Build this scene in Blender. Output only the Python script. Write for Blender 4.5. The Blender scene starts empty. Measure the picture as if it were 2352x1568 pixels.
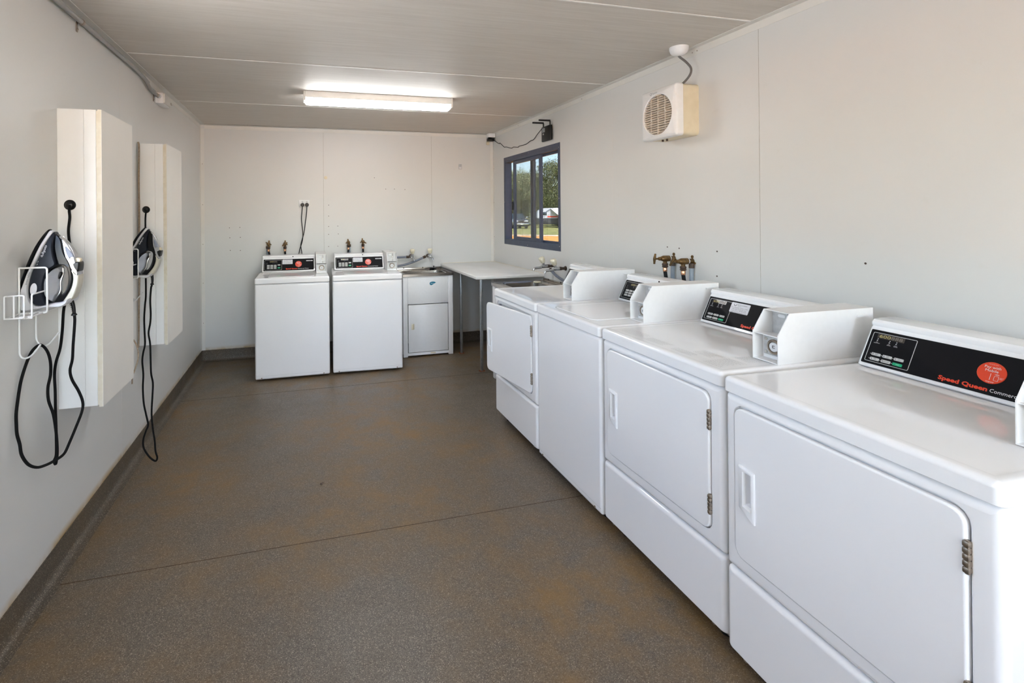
import bpy, bmesh, math, random
from mathutils import Matrix, Vector
PI = math.pi
sc = bpy.context.scene
COL = sc.collection
# ------------------------------------------------------------------ camera
W, D, H = 3.165, 5.412, 2.40          # room: x 0..W, back wall at y = D, ceiling at z = H
REAR = -3.00                          # rear wall, behind the camera
GZ = -0.45                            # outdoor ground
cd = bpy.data.cameras.new('camera')
cam = bpy.data.objects.new('camera', cd); COL.objects.link(cam)
yaw, roll, pitch = 0.255145, -0.008342, 0.001949
fw = Vector((math.sin(yaw)*math.cos(pitch), math.cos(yaw)*math.cos(pitch), math.sin(pitch)))
r0 = Vector((math.cos(yaw), -math.sin(yaw), 0)); u0 = r0.cross(fw)
rr_ = r0*math.cos(roll) + u0*math.sin(roll); uu_ = -r0*math.sin(roll) + u0*math.cos(roll)
m = Matrix((rr_, uu_, -fw)).transposed().to_4x4(); m.translation = (0.999865, 0, 1.466045)
cam.matrix_world = m
cd.sensor_fit = 'HORIZONTAL'; cd.sensor_width = 36
cd.lens = 36*1131.04/2352
cd.shift_x = (1176-990.7165)/2352
cd.shift_y = (490.8146-784)/2352
cd.clip_start = 0.05; cd.clip_end = 500
sc.camera = cam
# ------------------------------------------------------------------ light, exposure
vs = sc.view_settings
vs.view_transform = 'Standard'; vs.look = 'None'; vs.gamma = 1; vs.use_curve_mapping = False
vs.exposure = 1.64
LAMP, LAMP_FILL = 12.0, 9.0  # batten in view, then the fill battens added behind the camera
wd = bpy.data.worlds.new('sky'); sc.world = wd; wd.use_nodes = True
nt = wd.node_tree; nt.nodes.clear()
N = lambda t, n: n.nodes.new(t)
bg = N('ShaderNodeBackground', nt); out = N('ShaderNodeOutputWorld', nt)
sky = N('ShaderNodeTexSky', nt); sky.sky_type = 'NISHITA'; sky.sun_disc = False
sky.sun_elevation = math.radians(58); sky.sun_rotation = math.radians(180)
tc = N('ShaderNodeTexCoord', nt); mp = N('ShaderNodeMapping', nt); mp.inputs['Scale'].default_value = (1, 1, 3.2)
ns = N('ShaderNodeTexNoise', nt); ns.inputs['Scale'].default_value = 4.5; ns.inputs['Detail'].default_value = 7
rp = N('ShaderNodeValToRGB', nt); rp.color_ramp.elements[0].position = 0.50; rp.color_ramp.elements[1].position = 0.74
mx = N('ShaderNodeMixRGB', nt); mx.inputs[2].default_value = (9.5, 9.7, 10.2, 1)
nt.links.new(tc.outputs['Generated'], mp.inputs[0]); nt.links.new(mp.outputs[0], ns.inputs['Vector'])
nt.links.new(ns.outputs['Fac'], rp.inputs[0]); nt.links.new(rp.outputs[0], mx.inputs[0])
nt.links.new(sky.outputs[0], mx.inputs[1]); nt.links.new(mx.outputs[0], bg.inputs[0])
nt.links.new(bg.outputs[0], out.inputs[0])
bg.inputs[1].default_value = 0.98
sd = bpy.data.lights.new('sun', 'SUN'); so = bpy.data.objects.new('sun', sd); COL.objects.link(so)
sd.energy = 27.0; sd.angle = 0.009; sd.color = (1, .95, .87)
so.rotation_euler = Vector((0.03, 0.76, -1.15)).to_track_quat('-Z', 'Y').to_euler()
so.location = (0, -4, 9)

# ------------------------------------------------------------------ materials
def mat(name, col, rough=.5, metal=0, spec=.5, coat=0, emit=None, estr=0):
    mm = bpy.data.materials.new(name); mm.use_nodes = True
    b = mm.node_tree.nodes['Principled BSDF']
    b.inputs['Base Color'].default_value = (*col, 1); b.inputs['Roughness'].default_value = rough
    b.inputs['Metallic'].default_value = metal; b.inputs['Specular IOR Level'].default_value = spec
    if coat: b.inputs['Coat Weight'].default_value = coat; b.inputs['Coat Roughness'].default_value = .06
    if emit: b.inputs['Emission Color'].default_value = (*emit, 1); b.inputs['Emission Strength'].default_value = estr
    return mm
def bsdf(mm): return mm.node_tree.nodes['Principled BSDF']
def nd(mm, t): return mm.node_tree.nodes.new(t)
def ln(mm, a, b): mm.node_tree.links.new(a, b)
def noise(mm, scale, detail=4, rough=.5, stretch=None):
    t = nd(mm, 'ShaderNodeTexCoord'); n = nd(mm, 'ShaderNodeTexNoise')
    n.inputs['Scale'].default_value = scale; n.inputs['Detail'].default_value = detail; n.inputs['Roughness'].default_value = rough
    if stretch:
        p = nd(mm, 'ShaderNodeMapping'); p.inputs['Scale'].default_value = stretch
        ln(mm, t.outputs['Object'], p.inputs[0]); ln(mm, p.outputs[0], n.inputs['Vector'])
    else: ln(mm, t.outputs['Object'], n.inputs['Vector'])
    return n.outputs['Fac']
def ramp(mm, fac, stops):
    r = nd(mm, 'ShaderNodeValToRGB'); e = r.color_ramp.elements
    while len(e) < len(stops): e.new(.5)
    for k, (p, c) in enumerate(stops):
        e[k].position = p; e[k].color = (*c, 1) if len(c) == 3 else c
    ln(mm, fac, r.inputs[0]); return r.outputs[0]
def mix(mm, fac, a, b, mode='MIX'):
    x = nd(mm, 'ShaderNodeMixRGB'); x.blend_type = mode
    for s, v in ((0, fac), (1, a), (2, b)):
        if hasattr(v, 'links') or hasattr(v, 'is_linked'): ln(mm, v, x.inputs[s])
        elif isinstance(v, (int, float)): x.inputs[s].default_value = v
        else: x.inputs[s].default_value = (*v, 1)
    return x.outputs[0]
def bump(mm, h, strength=.2, dist=.01):
    b = nd(mm, 'ShaderNodeBump'); b.inputs['Strength'].default_value = strength; b.inputs['Distance'].default_value = dist
    ln(mm, h, b.inputs['Height']); ln(mm, b.outputs[0], bsdf(mm).inputs['Normal'])
def basecol(mm, s): ln(mm, s, bsdf(mm).inputs['Base Color'])
def varied(name, c1, c2, scale, rough=.5, metal=0, spec=.5, bmp=0, coat=0):
    mm = mat(name, c1, rough, metal, spec, coat)
    f = noise(mm, scale, 6)
    basecol(mm, ramp(mm, f, [(.35, c1), (.68, c2)]))
    if bmp: bump(mm, f, bmp, .003)
    return mm

# painted sandwich-panel wall, with rusty splash marks just above the coving
M = {}
def wallmat():
    mm = mat('wall_paint', (.70, .68, .63), .38, 0, .4)
    f = noise(mm, 1.4, 5); f2 = noise(mm, 14, 6, .6)
    c = mix(mm, 1.0, ramp(mm, f, [(.3, (.665, .66, .638)), (.7, (.685, .68, .658))]), ramp(mm, f2, [(.24, (.97, .965, .95)), (.34, (1, 1, 1))]), 'MULTIPLY')
    g = nd(mm, 'ShaderNodeNewGeometry'); s = nd(mm, 'ShaderNodeSeparateXYZ'); ln(mm, g.outputs['Position'], s.inputs[0])
    r = nd(mm, 'ShaderNodeMapRange'); r.inputs[1].default_value = .113; r.inputs[2].default_value = .150; r.inputs[3].default_value = .95; r.inputs[4].default_value = 0
    ln(mm, s.outputs[2], r.inputs[0])
    f3 = noise(mm, 4, 5, .6)
    a = nd(mm, 'ShaderNodeMath'); a.operation = 'MULTIPLY'; ln(mm, r.outputs[0], a.inputs[0]); ln(mm, ramp(mm, f3, [(.40, (.12, .12, .12)), (.60, (1, 1, 1))]), a.inputs[1])
    basecol(mm, mix(mm, a.outputs[0], c, (.42, .27, .09)))
    f4 = noise(mm, 260, 2); bump(mm, f4, .05, .001)
    return mm
M['wall'] = wallmat()
def ceilmat():
    mm = mat('ceiling_panel', (.62, .57, .51), .56, 0, .18)
    f = noise(mm, 9, 5, .6, (.35, 9, 9))
    basecol(mm, ramp(mm, f, [(.3, (.60, .555, .50)), (.7, (.68, .64, .585))]))
    bump(mm, f, .35, .0035)
    return mm
M['ceil'] = ceilmat()
def floormat(name='floor_vinyl', k=1.0, dirty=1.0):
    mm = mat(name, (.13, .12, .11), .42, 0, .4)
    v = nd(mm, 'ShaderNodeTexVoronoi'); v.inputs['Scale'].default_value = 390
    t = nd(mm, 'ShaderNodeTexCoord'); ln(mm, t.outputs['Object'], v.inputs['Vector'])
    sp = nd(mm, 'ShaderNodeSeparateColor'); ln(mm, v.outputs['Color'], sp.inputs[0])
    grit = ramp(mm, sp.outputs[0], [(.0, (.062*k, .050*k, .036*k)), (.30, (.108*k, .088*k, .066*k)), (.85, (.150*k, .125*k, .096*k)), (.985, (.30, .255, .20))])
    big = noise(mm, .95, 7, .60)
    dirt = ramp(mm, big, [(.40, (.05*dirty, .05*dirty, .05*dirty)), (.60, (dirty, dirty, dirty))])
    fine = noise(mm, 6, 6, .68)
    a = nd(mm, 'ShaderNodeMath'); a.operation = 'MULTIPLY'; ln(mm, dirt, a.inputs[0]); ln(mm, ramp(mm, fine, [(.34, (.10, .10, .10)), (.66, (1, 1, 1))]), a.inputs[1])
    c = mix(mm, a.outputs[0], grit, mix(mm, .70, grit, (.235, .130, .034)))
    basecol(mm, c)
    ln(mm, ramp(mm, fine, [(.3, (.34, .34, .34)), (.7, (.50, .50, .50))]), bsdf(mm).inputs['Roughness'])
    bump(mm, sp.outputs[1], .10, .0006)
    return mm
M['floor'] = floormat()
M['cove'] = floormat('coving_vinyl', .70, .35)
M['trim'] = varied('trim_paint', (.70, .68, .63), (.74, .72, .68), 6, .4)
M['seam'] = varied('ceiling_joiner', (.86, .85, .82), (.80, .78, .74), 8, .4)
M['joint'] = varied('panel_joint', (.40, .38, .34), (.50, .48, .44), 30, .6)
M['enamel'] = varied('white_enamel', (.90, .895, .89), (.888, .883, .878), 3, .06, 0, .6, 0, 0)
M['enamel2'] = varied('white_powdercoat', (.85, .845, .835), (.83, .825, .815), 40, .45)
M['dirt'] = varied('brown_grime', (.045, .028, .014), (.10, .065, .03), 20, .8)
M['plast'] = varied('white_plastic', (.82, .82, .82), (.78, .78, .77), 20, .3)
M['cream'] = varied('cream_plastic', (.74, .66, .49), (.68, .60, .43), 20, .4)
M['creamk'] = varied('cream_knob', (.80, .74, .58), (.72, .65, .48), 60, .25, 0, .6)
M['black'] = varied('black_plastic', (.004, .004, .004), (.007, .007, .007), 30, .35, 0, .3)
M['panel'] = varied('black_control_panel', (.0035, .003, .004), (.0045, .004, .0055), 30, .5, 0, .15)
M['cord'] = varied('black_fabric_cord', (.003, .003, .003), (.010, .010, .010), 900, .8, 0, .2)
M['rubber'] = varied('black_rubber_hose', (.005, .005, .005), (.009, .009, .010), 80, .5, 0, .3)
M['greyhose'] = varied('grey_blue_hose', (.17, .19, .24), (.22, .24, .29), 60, .45)
M['greypipe'] = varied('blue_grey_pipe', (.25, .30, .36), (.30, .345, .40), 30, .4)
M['greyplate'] = varied('grey_metal_plate', (.46, .48, .50), (.52, .54, .56), 50, .38, .5)
M['boxplate'] = varied('brushed_box_plate', (.50, .50, .50), (.58, .58, .575), 70, .38, .35)
M['metal'] = varied('bright_steel', (.62, .60, .56), (.50, .47, .42), 90, .3, 1)
M['hinge'] = varied('tarnished_hinge', (.42, .36, .30), (.30, .25, .2), 120, .4, 1)
M['steel'] = varied('stainless_steel', (.50, .46, .42), (.42, .39, .355), 16, .24, 1)
M['galv'] = varied('galvanised_tube', (.40, .42, .43), (.50, .52, .53), 40, .42, .9)
M['rust'] = varied('rust', (.16, .05, .02), (.26, .10, .04), 60, .9)
M['brass'] = varied('tarnished_brass', (.23, .13, .045), (.10, .07, .04), 90, .42, .85, .5, .3)
M['copper'] = varied('copper_collar', (.75, .36, .20), (.85, .55, .35), 120, .25, 1)
M['chrome'] = varied('chrome', (.62, .63, .64), (.50, .51, .52), 60, .1, 1)
M['brown'] = varied('brown_fitting', (.075, .04, .022), (.03, .02, .014), 80, .5)
M['lam'] = varied('white_laminate', (.88, .88, .87), (.84, .84, .83), 6, .3)
M['bench'] = varied('bench_laminate', (.76, .75, .72), (.71, .695, .66), 7, .3)
M['door'] = varied('cream_board', (.80, .765, .71), (.78, .745, .69), 5, .42)
M['edge'] = varied('cream_edge', (.78, .73, .62), (.70, .63, .5), 30, .5)
M['red'] = mat('red_print', (.80, .05, .012), .4)
M['orange'] = varied('orange_sticker', (.78, .062, .018), (.72, .055, .015), 30, .3)
M['green'] = varied('green_button', (.0, .42, .19), (.0, .36, .16), 30, .35)
M['btn'] = varied('grey_button', (.62, .62, .60), (.56, .56, .54), 30, .4)
M['white'] = varied('white_print', (.82, .82, .82), (.78, .78, .78), 30, .5)
M['ink'] = mat('dark_print', (.03, .03, .035), .6)
M['inkgrey'] = mat('grey_print', (.33, .33, .33), .6)
M['label'] = varied('white_label', (.72, .72, .75), (.68, .68, .71), 30, .45)
M['disp'] = varied('display_window', (.055, .048, .042), (.07, .06, .05), 30, .2)
M['seg'] = mat('display_digits_lit', (.42, .36, .12), .4)
M['segoff'] = mat('display_digits_unlit', (.17, .145, .12), .4)
M['navy'] = varied('charcoal_blue_frame', (.042, .056, .098), (.054, .068, .110), 20, .4)
M['lampbody'] = varied('cream_lamp_body', (.78, .75, .70), (.74, .71, .66), 20, .4)
M['diff'] = mat('lamp_diffuser', (.9, .9, .9), .4, emit=(.97, .985, 1), estr=LAMP)
M['diff_fill'] = mat('fill_lamp_diffuser', (.9, .9, .9), .4, emit=(.97, .985, 1), estr=LAMP_FILL)  # glow of the unseen added battens
M['navyplastic'] = varied('dark_navy_plastic', (.009, .011, .017), (.013, .015, .022), 30, .36, 0, .22)
M['gloss'] = varied('gloss_black', (.003, .003, .004), (.004, .004, .005), 30, .26, 0, .22)
M['silver'] = varied('silver_plastic', (.50, .51, .53), (.44, .45, .47), 30, .22, .75)
M['pearl'] = varied('pearl_plastic', (.66, .66, .68), (.60, .60, .62), 30, .3, .15)
M['champagne'] = varied('champagne_plastic', (.60, .57, .48), (.54, .51, .42), 30, .35, .2)
M['grille'] = varied('beige_grille', (.66, .57, .47), (.56, .46, .36), 60, .45)
M['brownvoid'] = varied('dark_fan_interior', (.012, .009, .007), (.022, .016, .012), 30, .8)
M['teal'] = varied('teal_badge', (.0, .15, .24), (.0, .18, .27), 40, .3)
M['twine'] = varied('dusty_twine', (.40, .32, .24), (.27, .19, .13), 120, .85)
def glassmat(name, tint):
    mm = bpy.data.materials.new(name); mm.use_nodes = True; t = mm.node_tree; t.nodes.clear()
    o = t.nodes.new('ShaderNodeOutputMaterial'); x = t.nodes.new('ShaderNodeMixShader'); a = t.nodes.new('ShaderNodeBsdfTransparent')
    g = t.nodes.new('ShaderNodeBsdfGlossy'); g.inputs['Roughness'].default_value = .01; f = t.nodes.new('ShaderNodeLayerWeight'); pw = t.nodes.new('ShaderNodeMath'); pw.operation = 'POWER'; pw.inputs[1].default_value = 5
    a.inputs[0].default_value = (*tint, 1)
    t.links.new(f.outputs['Facing'], pw.inputs[0]); t.links.new(pw.outputs[0], x.inputs[0]); t.links.new(a.outputs[0], x.inputs[1]); t.links.new(g.outputs[0], x.inputs[2]); t.links.new(x.outputs[0], o.inputs[0])
    return mm
M['glass'] = glassmat('clear_glass', (.95, .96, .96)); M['tint'] = glassmat('tinted_glass', (.25, .254, .258)); M['dimsheet'] = glassmat('outdoor_dimmer', (.25, .254, .258))  # tint added in pane and sheet to dim the outdoor view

# ------------------------------------------------------------------ mesh helpers
class MB:
    """collects geometry; build() links it as one mesh object"""
    def __init__(s, M=None): s.v = []; s.f = []; s.M = M or Matrix.Identity(4)
    def add(s, vs, fs):
        b = len(s.v); s.v += [tuple(s.M @ Vector(p)) for p in vs]; s.f += [tuple(i+b for i in f) for f in fs]
    def box(s, x0, y0, z0, x1, y1, z1):
        s.add([(x0,y0,z0),(x1,y0,z0),(x1,y1,z0),(x0,y1,z0),(x0,y0,z1),(x1,y0,z1),(x1,y1,z1),(x0,y1,z1)],
              [(3,2,1,0),(4,5,6,7),(0,1,5,4),(1,2,6,5),(2,3,7,6),(3,0,4,7)]); return s
    def rbox(s, x0, y0, z0, x1, y1, z1, r=.005, seg=3):
        bm = bmesh.new(); bmesh.ops.create_cube(bm, size=1)
        for v in bm.verts: v.co = ((x0+x1)/2+v.co.x*(x1-x0), (y0+y1)/2+v.co.y*(y1-y0), (z0+z1)/2+v.co.z*(z1-z0))
        bmesh.ops.bevel(bm, geom=bm.edges[:], offset=r, segments=seg, profile=.5, affect='EDGES')
        s.add([v.co[:] for v in bm.verts], [tuple(v.index for v in f.verts) for f in bm.faces]); bm.free(); return s
    def loft(s, loops, cap0=False, cap1=False, ring=False, closed=True):
        n = len(loops[0]); vs = [p for l in loops for p in l]; fs = []
        K = len(loops); last = K if ring else K-1
        for k in range(last):
            a, b = k*n, ((k+1) % K)*n
            for i in range(n if closed else n-1):
                j = (i+1) % n; fs.append((a+i, a+j, b+j, b+i))
        if cap0: fs.append(tuple(range(n-1, -1, -1)))
        if cap1: fs.append(tuple(range((K-1)*n, K*n)))
        s.add(vs, fs); return s
    def prism(s, poly, y0, y1, ax='y'):
        f = {'y': lambda a, b, c: (a, c, b), 'x': lambda a, b, c: (c, a, b), 'z': lambda a, b, c: (a, b, c)}[ax]
        s.loft([[f(a, b, y0) for a, b in poly], [f(a, b, y1) for a, b in poly]], True, True); return s
    def cyl(s, p0, p1, r0, r1=None, n=16, caps=True):
        r1 = r0 if r1 is None else r1
        p0 = Vector(p0); p1 = Vector(p1); d = (p1-p0).normalized(); a = d.orthogonal().normalized(); b = d.cross(a)
        ring = lambda p, r: [tuple(p + (a*math.cos(2*PI*i/n) + b*math.sin(2*PI*i/n))*r) for i in range(n)]
        s.loft([ring(p0, r0), ring(p1, r1)], caps, caps); return s
    def lathe(s, prof, org, axis=(0,0,1), n=20):
        """prof: (distance along axis, radius)"""
        o = Vector(org); d = Vector(axis).normalized(); a = d.orthogonal().normalized(); b = d.cross(a)
        s.loft([[tuple(o + d*h + (a*math.cos(2*PI*i/n) + b*math.sin(2*PI*i/n))*max(r, 1e-5)) for i in range(n)] for h, r in prof], True, True); return s
    def tube(s, pts, r, n=8, sub=4, closed=False):
        P = [Vector(p) for p in pts]
        if sub > 1: P = spline(P, sub, closed)
        R = r if callable(r) else (lambda t: r)
        K = len(P); loops = []; prev = None
        for k in range(K):
            if closed: t = (P[(k+1) % K]-P[k-1]).normalized()
            else: t = (P[min(k+1, K-1)]-P[max(k-1, 0)]).normalized()
            if prev is None: a = t.orthogonal().normalized()
            else:
                a = prev - t*prev.dot(t); a = a.normalized() if a.length > 1e-6 else t.orthogonal().normalized()
            prev = a; b = t.cross(a); q = R(k/(K-1))
            loops.append([tuple(P[k] + (a*math.cos(2*PI*i/n)+b*math.sin(2*PI*i/n))*q) for i in range(n)])
        s.loft(loops, not closed, not closed, ring=closed); return s
    def ball(s, c, r, n=12, sc_=(1,1,1)):
        prof = [(-math.cos(PI*k/(n//2))*1, math.sin(PI*k/(n//2))) for k in range(n//2+1)]
        c = Vector(c)
        s.loft([[tuple(c + Vector((math.cos(2*PI*i/n)*q*r*sc_[0], math.sin(2*PI*i/n)*q*r*sc_[1], h*r*sc_[2]))) for i in range(n)] for h, q in [(h, max(q, 1e-4)) for h, q in prof]], True, True); return s
    def build(s, name, mt, parent=None, angle=35, wn=False, smooth=True):
        me = bpy.data.meshes.new(name); me.from_pydata(s.v, [], s.f); me.validate()
        bm = bmesh.new(); bm.from_mesh(me); bmesh.ops.recalc_face_normals(bm, faces=bm.faces[:]); bm.to_mesh(me); bm.free()
        me.materials.append(mt)
        if smooth:
            me.polygons.foreach_set('use_smooth', [True]*len(me.polygons)); me.set_sharp_from_angle(angle=math.radians(angle))
        o = bpy.data.objects.new(name, me); COL.objects.link(o)
        if parent: o.parent = parent
        if wn:
            md = o.modifiers.new('weighted', 'WEIGHTED_NORMAL'); md.keep_sharp = True; md.weight = 80
        return o
def spline(P, sub, closed=False):
    out = []; K = len(P)
    for k in range(K if closed else K-1):
        g = (lambda i: P[i % K]) if closed else (lambda i: P[min(max(i, 0), K-1)])
        a, b, c, d = g(k-1), g(k), g(k+1), g(k+2)
        for j in range(sub):
            t = j/sub
            out.append(.5*((2*b) + (c-a)*t + (2*a-5*b+4*c-d)*t*t + (3*b-a-3*c+d)*t**3))
    if not closed: out.append(P[-1])
    return out
def rr(x0, y0, x1, y1, r, z, k=4):
    r = max(min(r, (x1-x0)/2-1e-4, (y1-y0)/2-1e-4), 1e-4); o = []
    for cx, cy, a0 in ((x1-r, y1-r, 0), (x0+r, y1-r, 90), (x0+r, y0+r, 180), (x1-r, y0+r, 270)):
        for i in range(k+1):
            a = math.radians(a0+90*i/k); o.append((cx+math.cos(a)*r, cy+math.sin(a)*r, z))
    return o
def rri(b, inset, z, k=4):
    x0, y0, x1, y1, r = b
    return rr(x0+inset, y0+inset, x1-inset, y1-inset, max(r-inset, .0006), z, k)
def circ(cx, cy, r, z, n=32): return [(cx+math.cos(2*PI*i/n)*r, cy+math.sin(2*PI*i/n)*r, z) for i in range(n)]
def frame(o, r, u):
    r = Vector(r).normalized(); u = Vector(u).normalized(); n = r.cross(u)
    mm = Matrix((r, u, n)).transposed().to_4x4(); mm.translation = o; return mm
def tag(o, label, cat, group=None):
    o['label'] = label; o['category'] = cat
    if group: o['group'] = group
    return o
def empty(name, loc=(0,0,0), rz=0, label=None, cat=None, group=None):
    o = bpy.data.objects.new(name, None); COL.objects.link(o); o.location = loc; o.rotation_euler = (0, 0, rz); o.empty_display_size = .05
    if label: tag(o, label, cat, group)
    return o
def struct(o): o['kind'] = 'structure'; return o
_tc = {}
def textmesh(body, bold=0.0):
    k = (body, bold)
    if k not in _tc:
        c = bpy.data.curves.new('t', 'FONT'); c.body = body; c.size = 1; c.align_x = 'LEFT'; c.offset = bold; c.resolution_u = 2; c.fill_mode = 'FRONT'
        o = bpy.data.objects.new('t', c); COL.objects.link(o)
        me = bpy.data.meshes.new_from_object(o.evaluated_get(bpy.context.evaluated_depsgraph_get()))
        vs = [v.co[:] for v in me.vertices]; fs = [tuple(p.vertices) for p in me.polygons]
        bpy.data.objects.remove(o); bpy.data.curves.remove(c); bpy.data.meshes.remove(me)
        _tc[k] = (vs, fs)
    return _tc[k]
def put_text(mb, body, x, y, w=None, h=None, z=.0004, bold=0, shear=0, center=False):
    """text on the local xy plane of mb: w = total width or h = capital height"""
    vs, fs = textmesh(body, bold)
    if not vs: return
    xs = [v[0] for v in vs]; wid = max(xs)-min(xs); x_0 = min(xs)
    cap = .70
    sy = h/cap if h else w/wid
    sx = w/wid if w else sy
    if center: x -= wid*sx/2
    mb.add([((v[0]-x_0)*sx+x+shear*v[1]*sy, v[1]*sy+y, z) for v in vs], fs)

# ------------------------------------------------------------------ room shell
struct(MB().box(-.06, REAR-.06, -.08, W+.06, D+.06, 0).build('floor', M['floor'], smooth=False))
struct(MB().box(-.06, REAR-.06, H, W+.06, D+.06, H+.08).build('ceiling', M['ceil'], smooth=False))
LY0, LY1, LZ0, LZ = 1.16, 1.92, 1.20, 2.10       # unseen window added in the left wall to light the right-hand row
b = MB(); b.box(-.06, REAR-.06, 0, 0, LY0, H); b.box(-.06, LY1, 0, 0, D+.06, H); b.box(-.06, LY0, LZ, 0, LY1, H); b.box(-.06, LY0, 0, 0, LY1, LZ0)
struct(b.build('wall_left', M['wall'], smooth=False))
b = MB(); b.box(-.075, LY0, LZ0, .012, LY0+.03, LZ); b.box(-.075, LY1-.03, LZ0, .012, LY1, LZ); b.box(-.075, LY0+.03, LZ-.03, .012, LY1-.03, LZ); b.box(-.075, LY0+.03, LZ0, .012, LY1-.03, LZ0+.03)
struct(b.build('added_window_left', M['navy'], smooth=False))
struct(MB().box(0, D, 0, W, D+.06, H).build('wall_back', M['wall'], smooth=False))
WY0, WY1, WZ0, WZ1 = 3.88, 5.055, 1.165, 2.06      # window opening
b = MB(); X0, X1 = W, W+.06
b.box(X0, REAR-.06, 0, X1, WY0, H); b.box(X0, WY1, 0, X1, D+.06, H); b.box(X0, WY0, 0, X1, WY1, WZ0); b.box(X0, WY0, WZ1, X1, WY1, H)
struct(b.build('wall_right', M['wall'], smooth=False))
# rear wall behind the camera, with an unseen opening added to let daylight in
b = MB(); DX0, DX1, DZ0, DZ = .85, 2.55, 1.05, 2.28
b.box(0, REAR-.06, 0, DX0, REAR, H); b.box(DX1, REAR-.06, 0, W, REAR, H); b.box(DX0, REAR-.06, DZ, DX1, REAR, H); b.box(DX0, REAR-.06, 0, DX1, REAR, DZ0)
struct(b.build('wall_rear', M['wall'], smooth=False))
b = MB(); b.box(DX0, REAR-.07, DZ0, DX0+.04, REAR+.01, DZ); b.box(DX1-.04, REAR-.07, DZ0, DX1, REAR+.01, DZ); b.box(DX0+.04, REAR-.07, DZ-.04, DX1-.04, REAR+.01, DZ); b.box(DX0+.04, REAR-.07, DZ0, DX1-.04, REAR+.01, DZ0+.04)
struct(b.build('added_window_rear', M['navy'], smooth=False))
# coving strips (curved vinyl turned up the wall)
def cove(name, pts0, pts1, inw):
    prof = [(0, .112), (.004, .112), (.004, .034)] + [(.004+.028*(1-math.cos(a*PI/8)), .034-.032*math.sin(a*PI/8)) for a in range(1, 5)] + [(.05, 0), (0, 0)]
    p0, p1, nn = Vector(pts0), Vector(pts1), Vector(inw)
    struct(MB().loft([[tuple(p + nn*a + Vector((0, 0, z))) for a, z in prof] for p in (p0, p1)], True, True).build(name, M['cove'], angle=50))
cove('baseboard_left', (0, REAR, 0), (0, D, 0), (1, 0, 0))
cove('baseboard_back', (0, D, 0), (W, D, 0), (0, -1, 0))
cove('baseboard_right', (W, REAR, 0), (W, D, 0), (-1, 0, 0))
tn = [0]
def trim(mb, mt, **k):
    tn[0] += 1; return struct(mb.build('trim_%d' % tn[0], mt, **k))
# ceiling angle trims (L section) and corner trims
def ang(a, bb): return [(0, 0), (.039, 0), (.039, -.0025), (.0025, -.0025), (.0025, -.039), (0, -.039)]
L = ang(0, 0)
trims = {}
trims['left'] = trim(MB().loft([[(a, y, H+z) for a, z in L] for y in (REAR, D)], True, True), M['trim'])
trims['right'] = trim(MB().loft([[(W-a, y, H+z) for a, z in L] for y in (REAR, D)], True, True), M['trim'])
trims['back'] = trim(MB().loft([[(x, D-a, H-.004+z) for a, z in L] for x in (.039, W-.039)], True, True), M['trim'])
for x, sx in ((0, 1), (W, -1)):
    trims['c%d' % sx] = trim(MB().loft([[(x+sx*a, D+z, zz) for a, z in [(q, p) for q, p in ((0, 0), (.035, 0), (.035, -.002), (.002, -.002), (.002, -.035), (0, -.035))]] for zz in (.112, H-.039)], True, True), M['trim'])
for y in (.735, 1.934, 3.134, 4.334):
    trim(MB().box(.04, y-.005, H-.002, W-.04, y+.005, H), M['seam'], smooth=False)
for y in (1.926, 3.105, .735):
    trim(MB().box(W-.0005, y-.0013, .112, W, y+.0013, H-.039), M['joint'] if y < 2 else M['trim'], smooth=False)
    trim(MB().box(0, y+.04-.0013, .112, .0005, y+.04+.0013, H-.039), M['trim'], smooth=False)
for x in (1.217, 2.417):
    trim(MB().box(x-.0016, D-.0005, .112, x+.0016, D, H-.039), M['joint'], smooth=False)
# welded floor seams
for y in (2.285, 4.29):
    trim(MB().box(.05, y-.0018, -.001, W-.02, y+.0018, .0006), M['dirt'], smooth=False)
# screws in the trims and holes left in the walls
def screw(x, y, z, n, parent, r=.004, mt='hinge'):
    v = Vector((x, y, z)); n = Vector(n)
    MB().lathe([(-.0005, r), (.0012, r), (.002, r*.5)], v, n, 8).build('screw', M[mt], parent)
for z in (1.587, 1.186, .793, .388, 2.0): screw(.018, D-.002, z, (0, -1, 0), trims['c1'])
for z in (1.999, 1.603, 1.205): screw(W-.0022, D-.03, z, (-1, 0, 0), trims['c-1'])
for y in (2.31, 2.345, 3.5, 4.7, 1.6): screw(W-.0022, y, H-.02, (-1, 0, 0), trims['right'])
for x, z in ((.27,1.349),(.37,1.352),(.273,1.247),(.374,1.249),(.276,1.117),(.373,1.114),(1.268,1.349),(1.365,1.352),(1.267,1.264),(1.369,1.267),(1.266,1.133),(1.363,1.135),(1.27,1.579),(1.269,1.461),(1.766,1.879),(1.891,1.755),(1.989,1.756),(2.108,1.751)):
    MB().cyl((x, D+.0002, z), (x, D-.0006, z), .0042, n=8).build('screw_hole', M['brown'], bpy.data.objects['wall_back'])
for y, z in ((2.562,1.256),(2.464,1.254),(2.187,1.255),(2.189,1.121),(1.461,1.258),(2.52,1.12)):
    MB().cyl((W+.0002, y, z), (W-.0006, y, z), .0045, n=8).build('screw_hole', M['brown'], bpy.data.objects['wall_right'])
MB().lathe([(0, .018), (.003, .018), (.004, .015)], (1.24, D, 1.874), (0, -1, 0), 16).build('plug_cap', M['cream'], bpy.data.objects['wall_back'])

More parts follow.
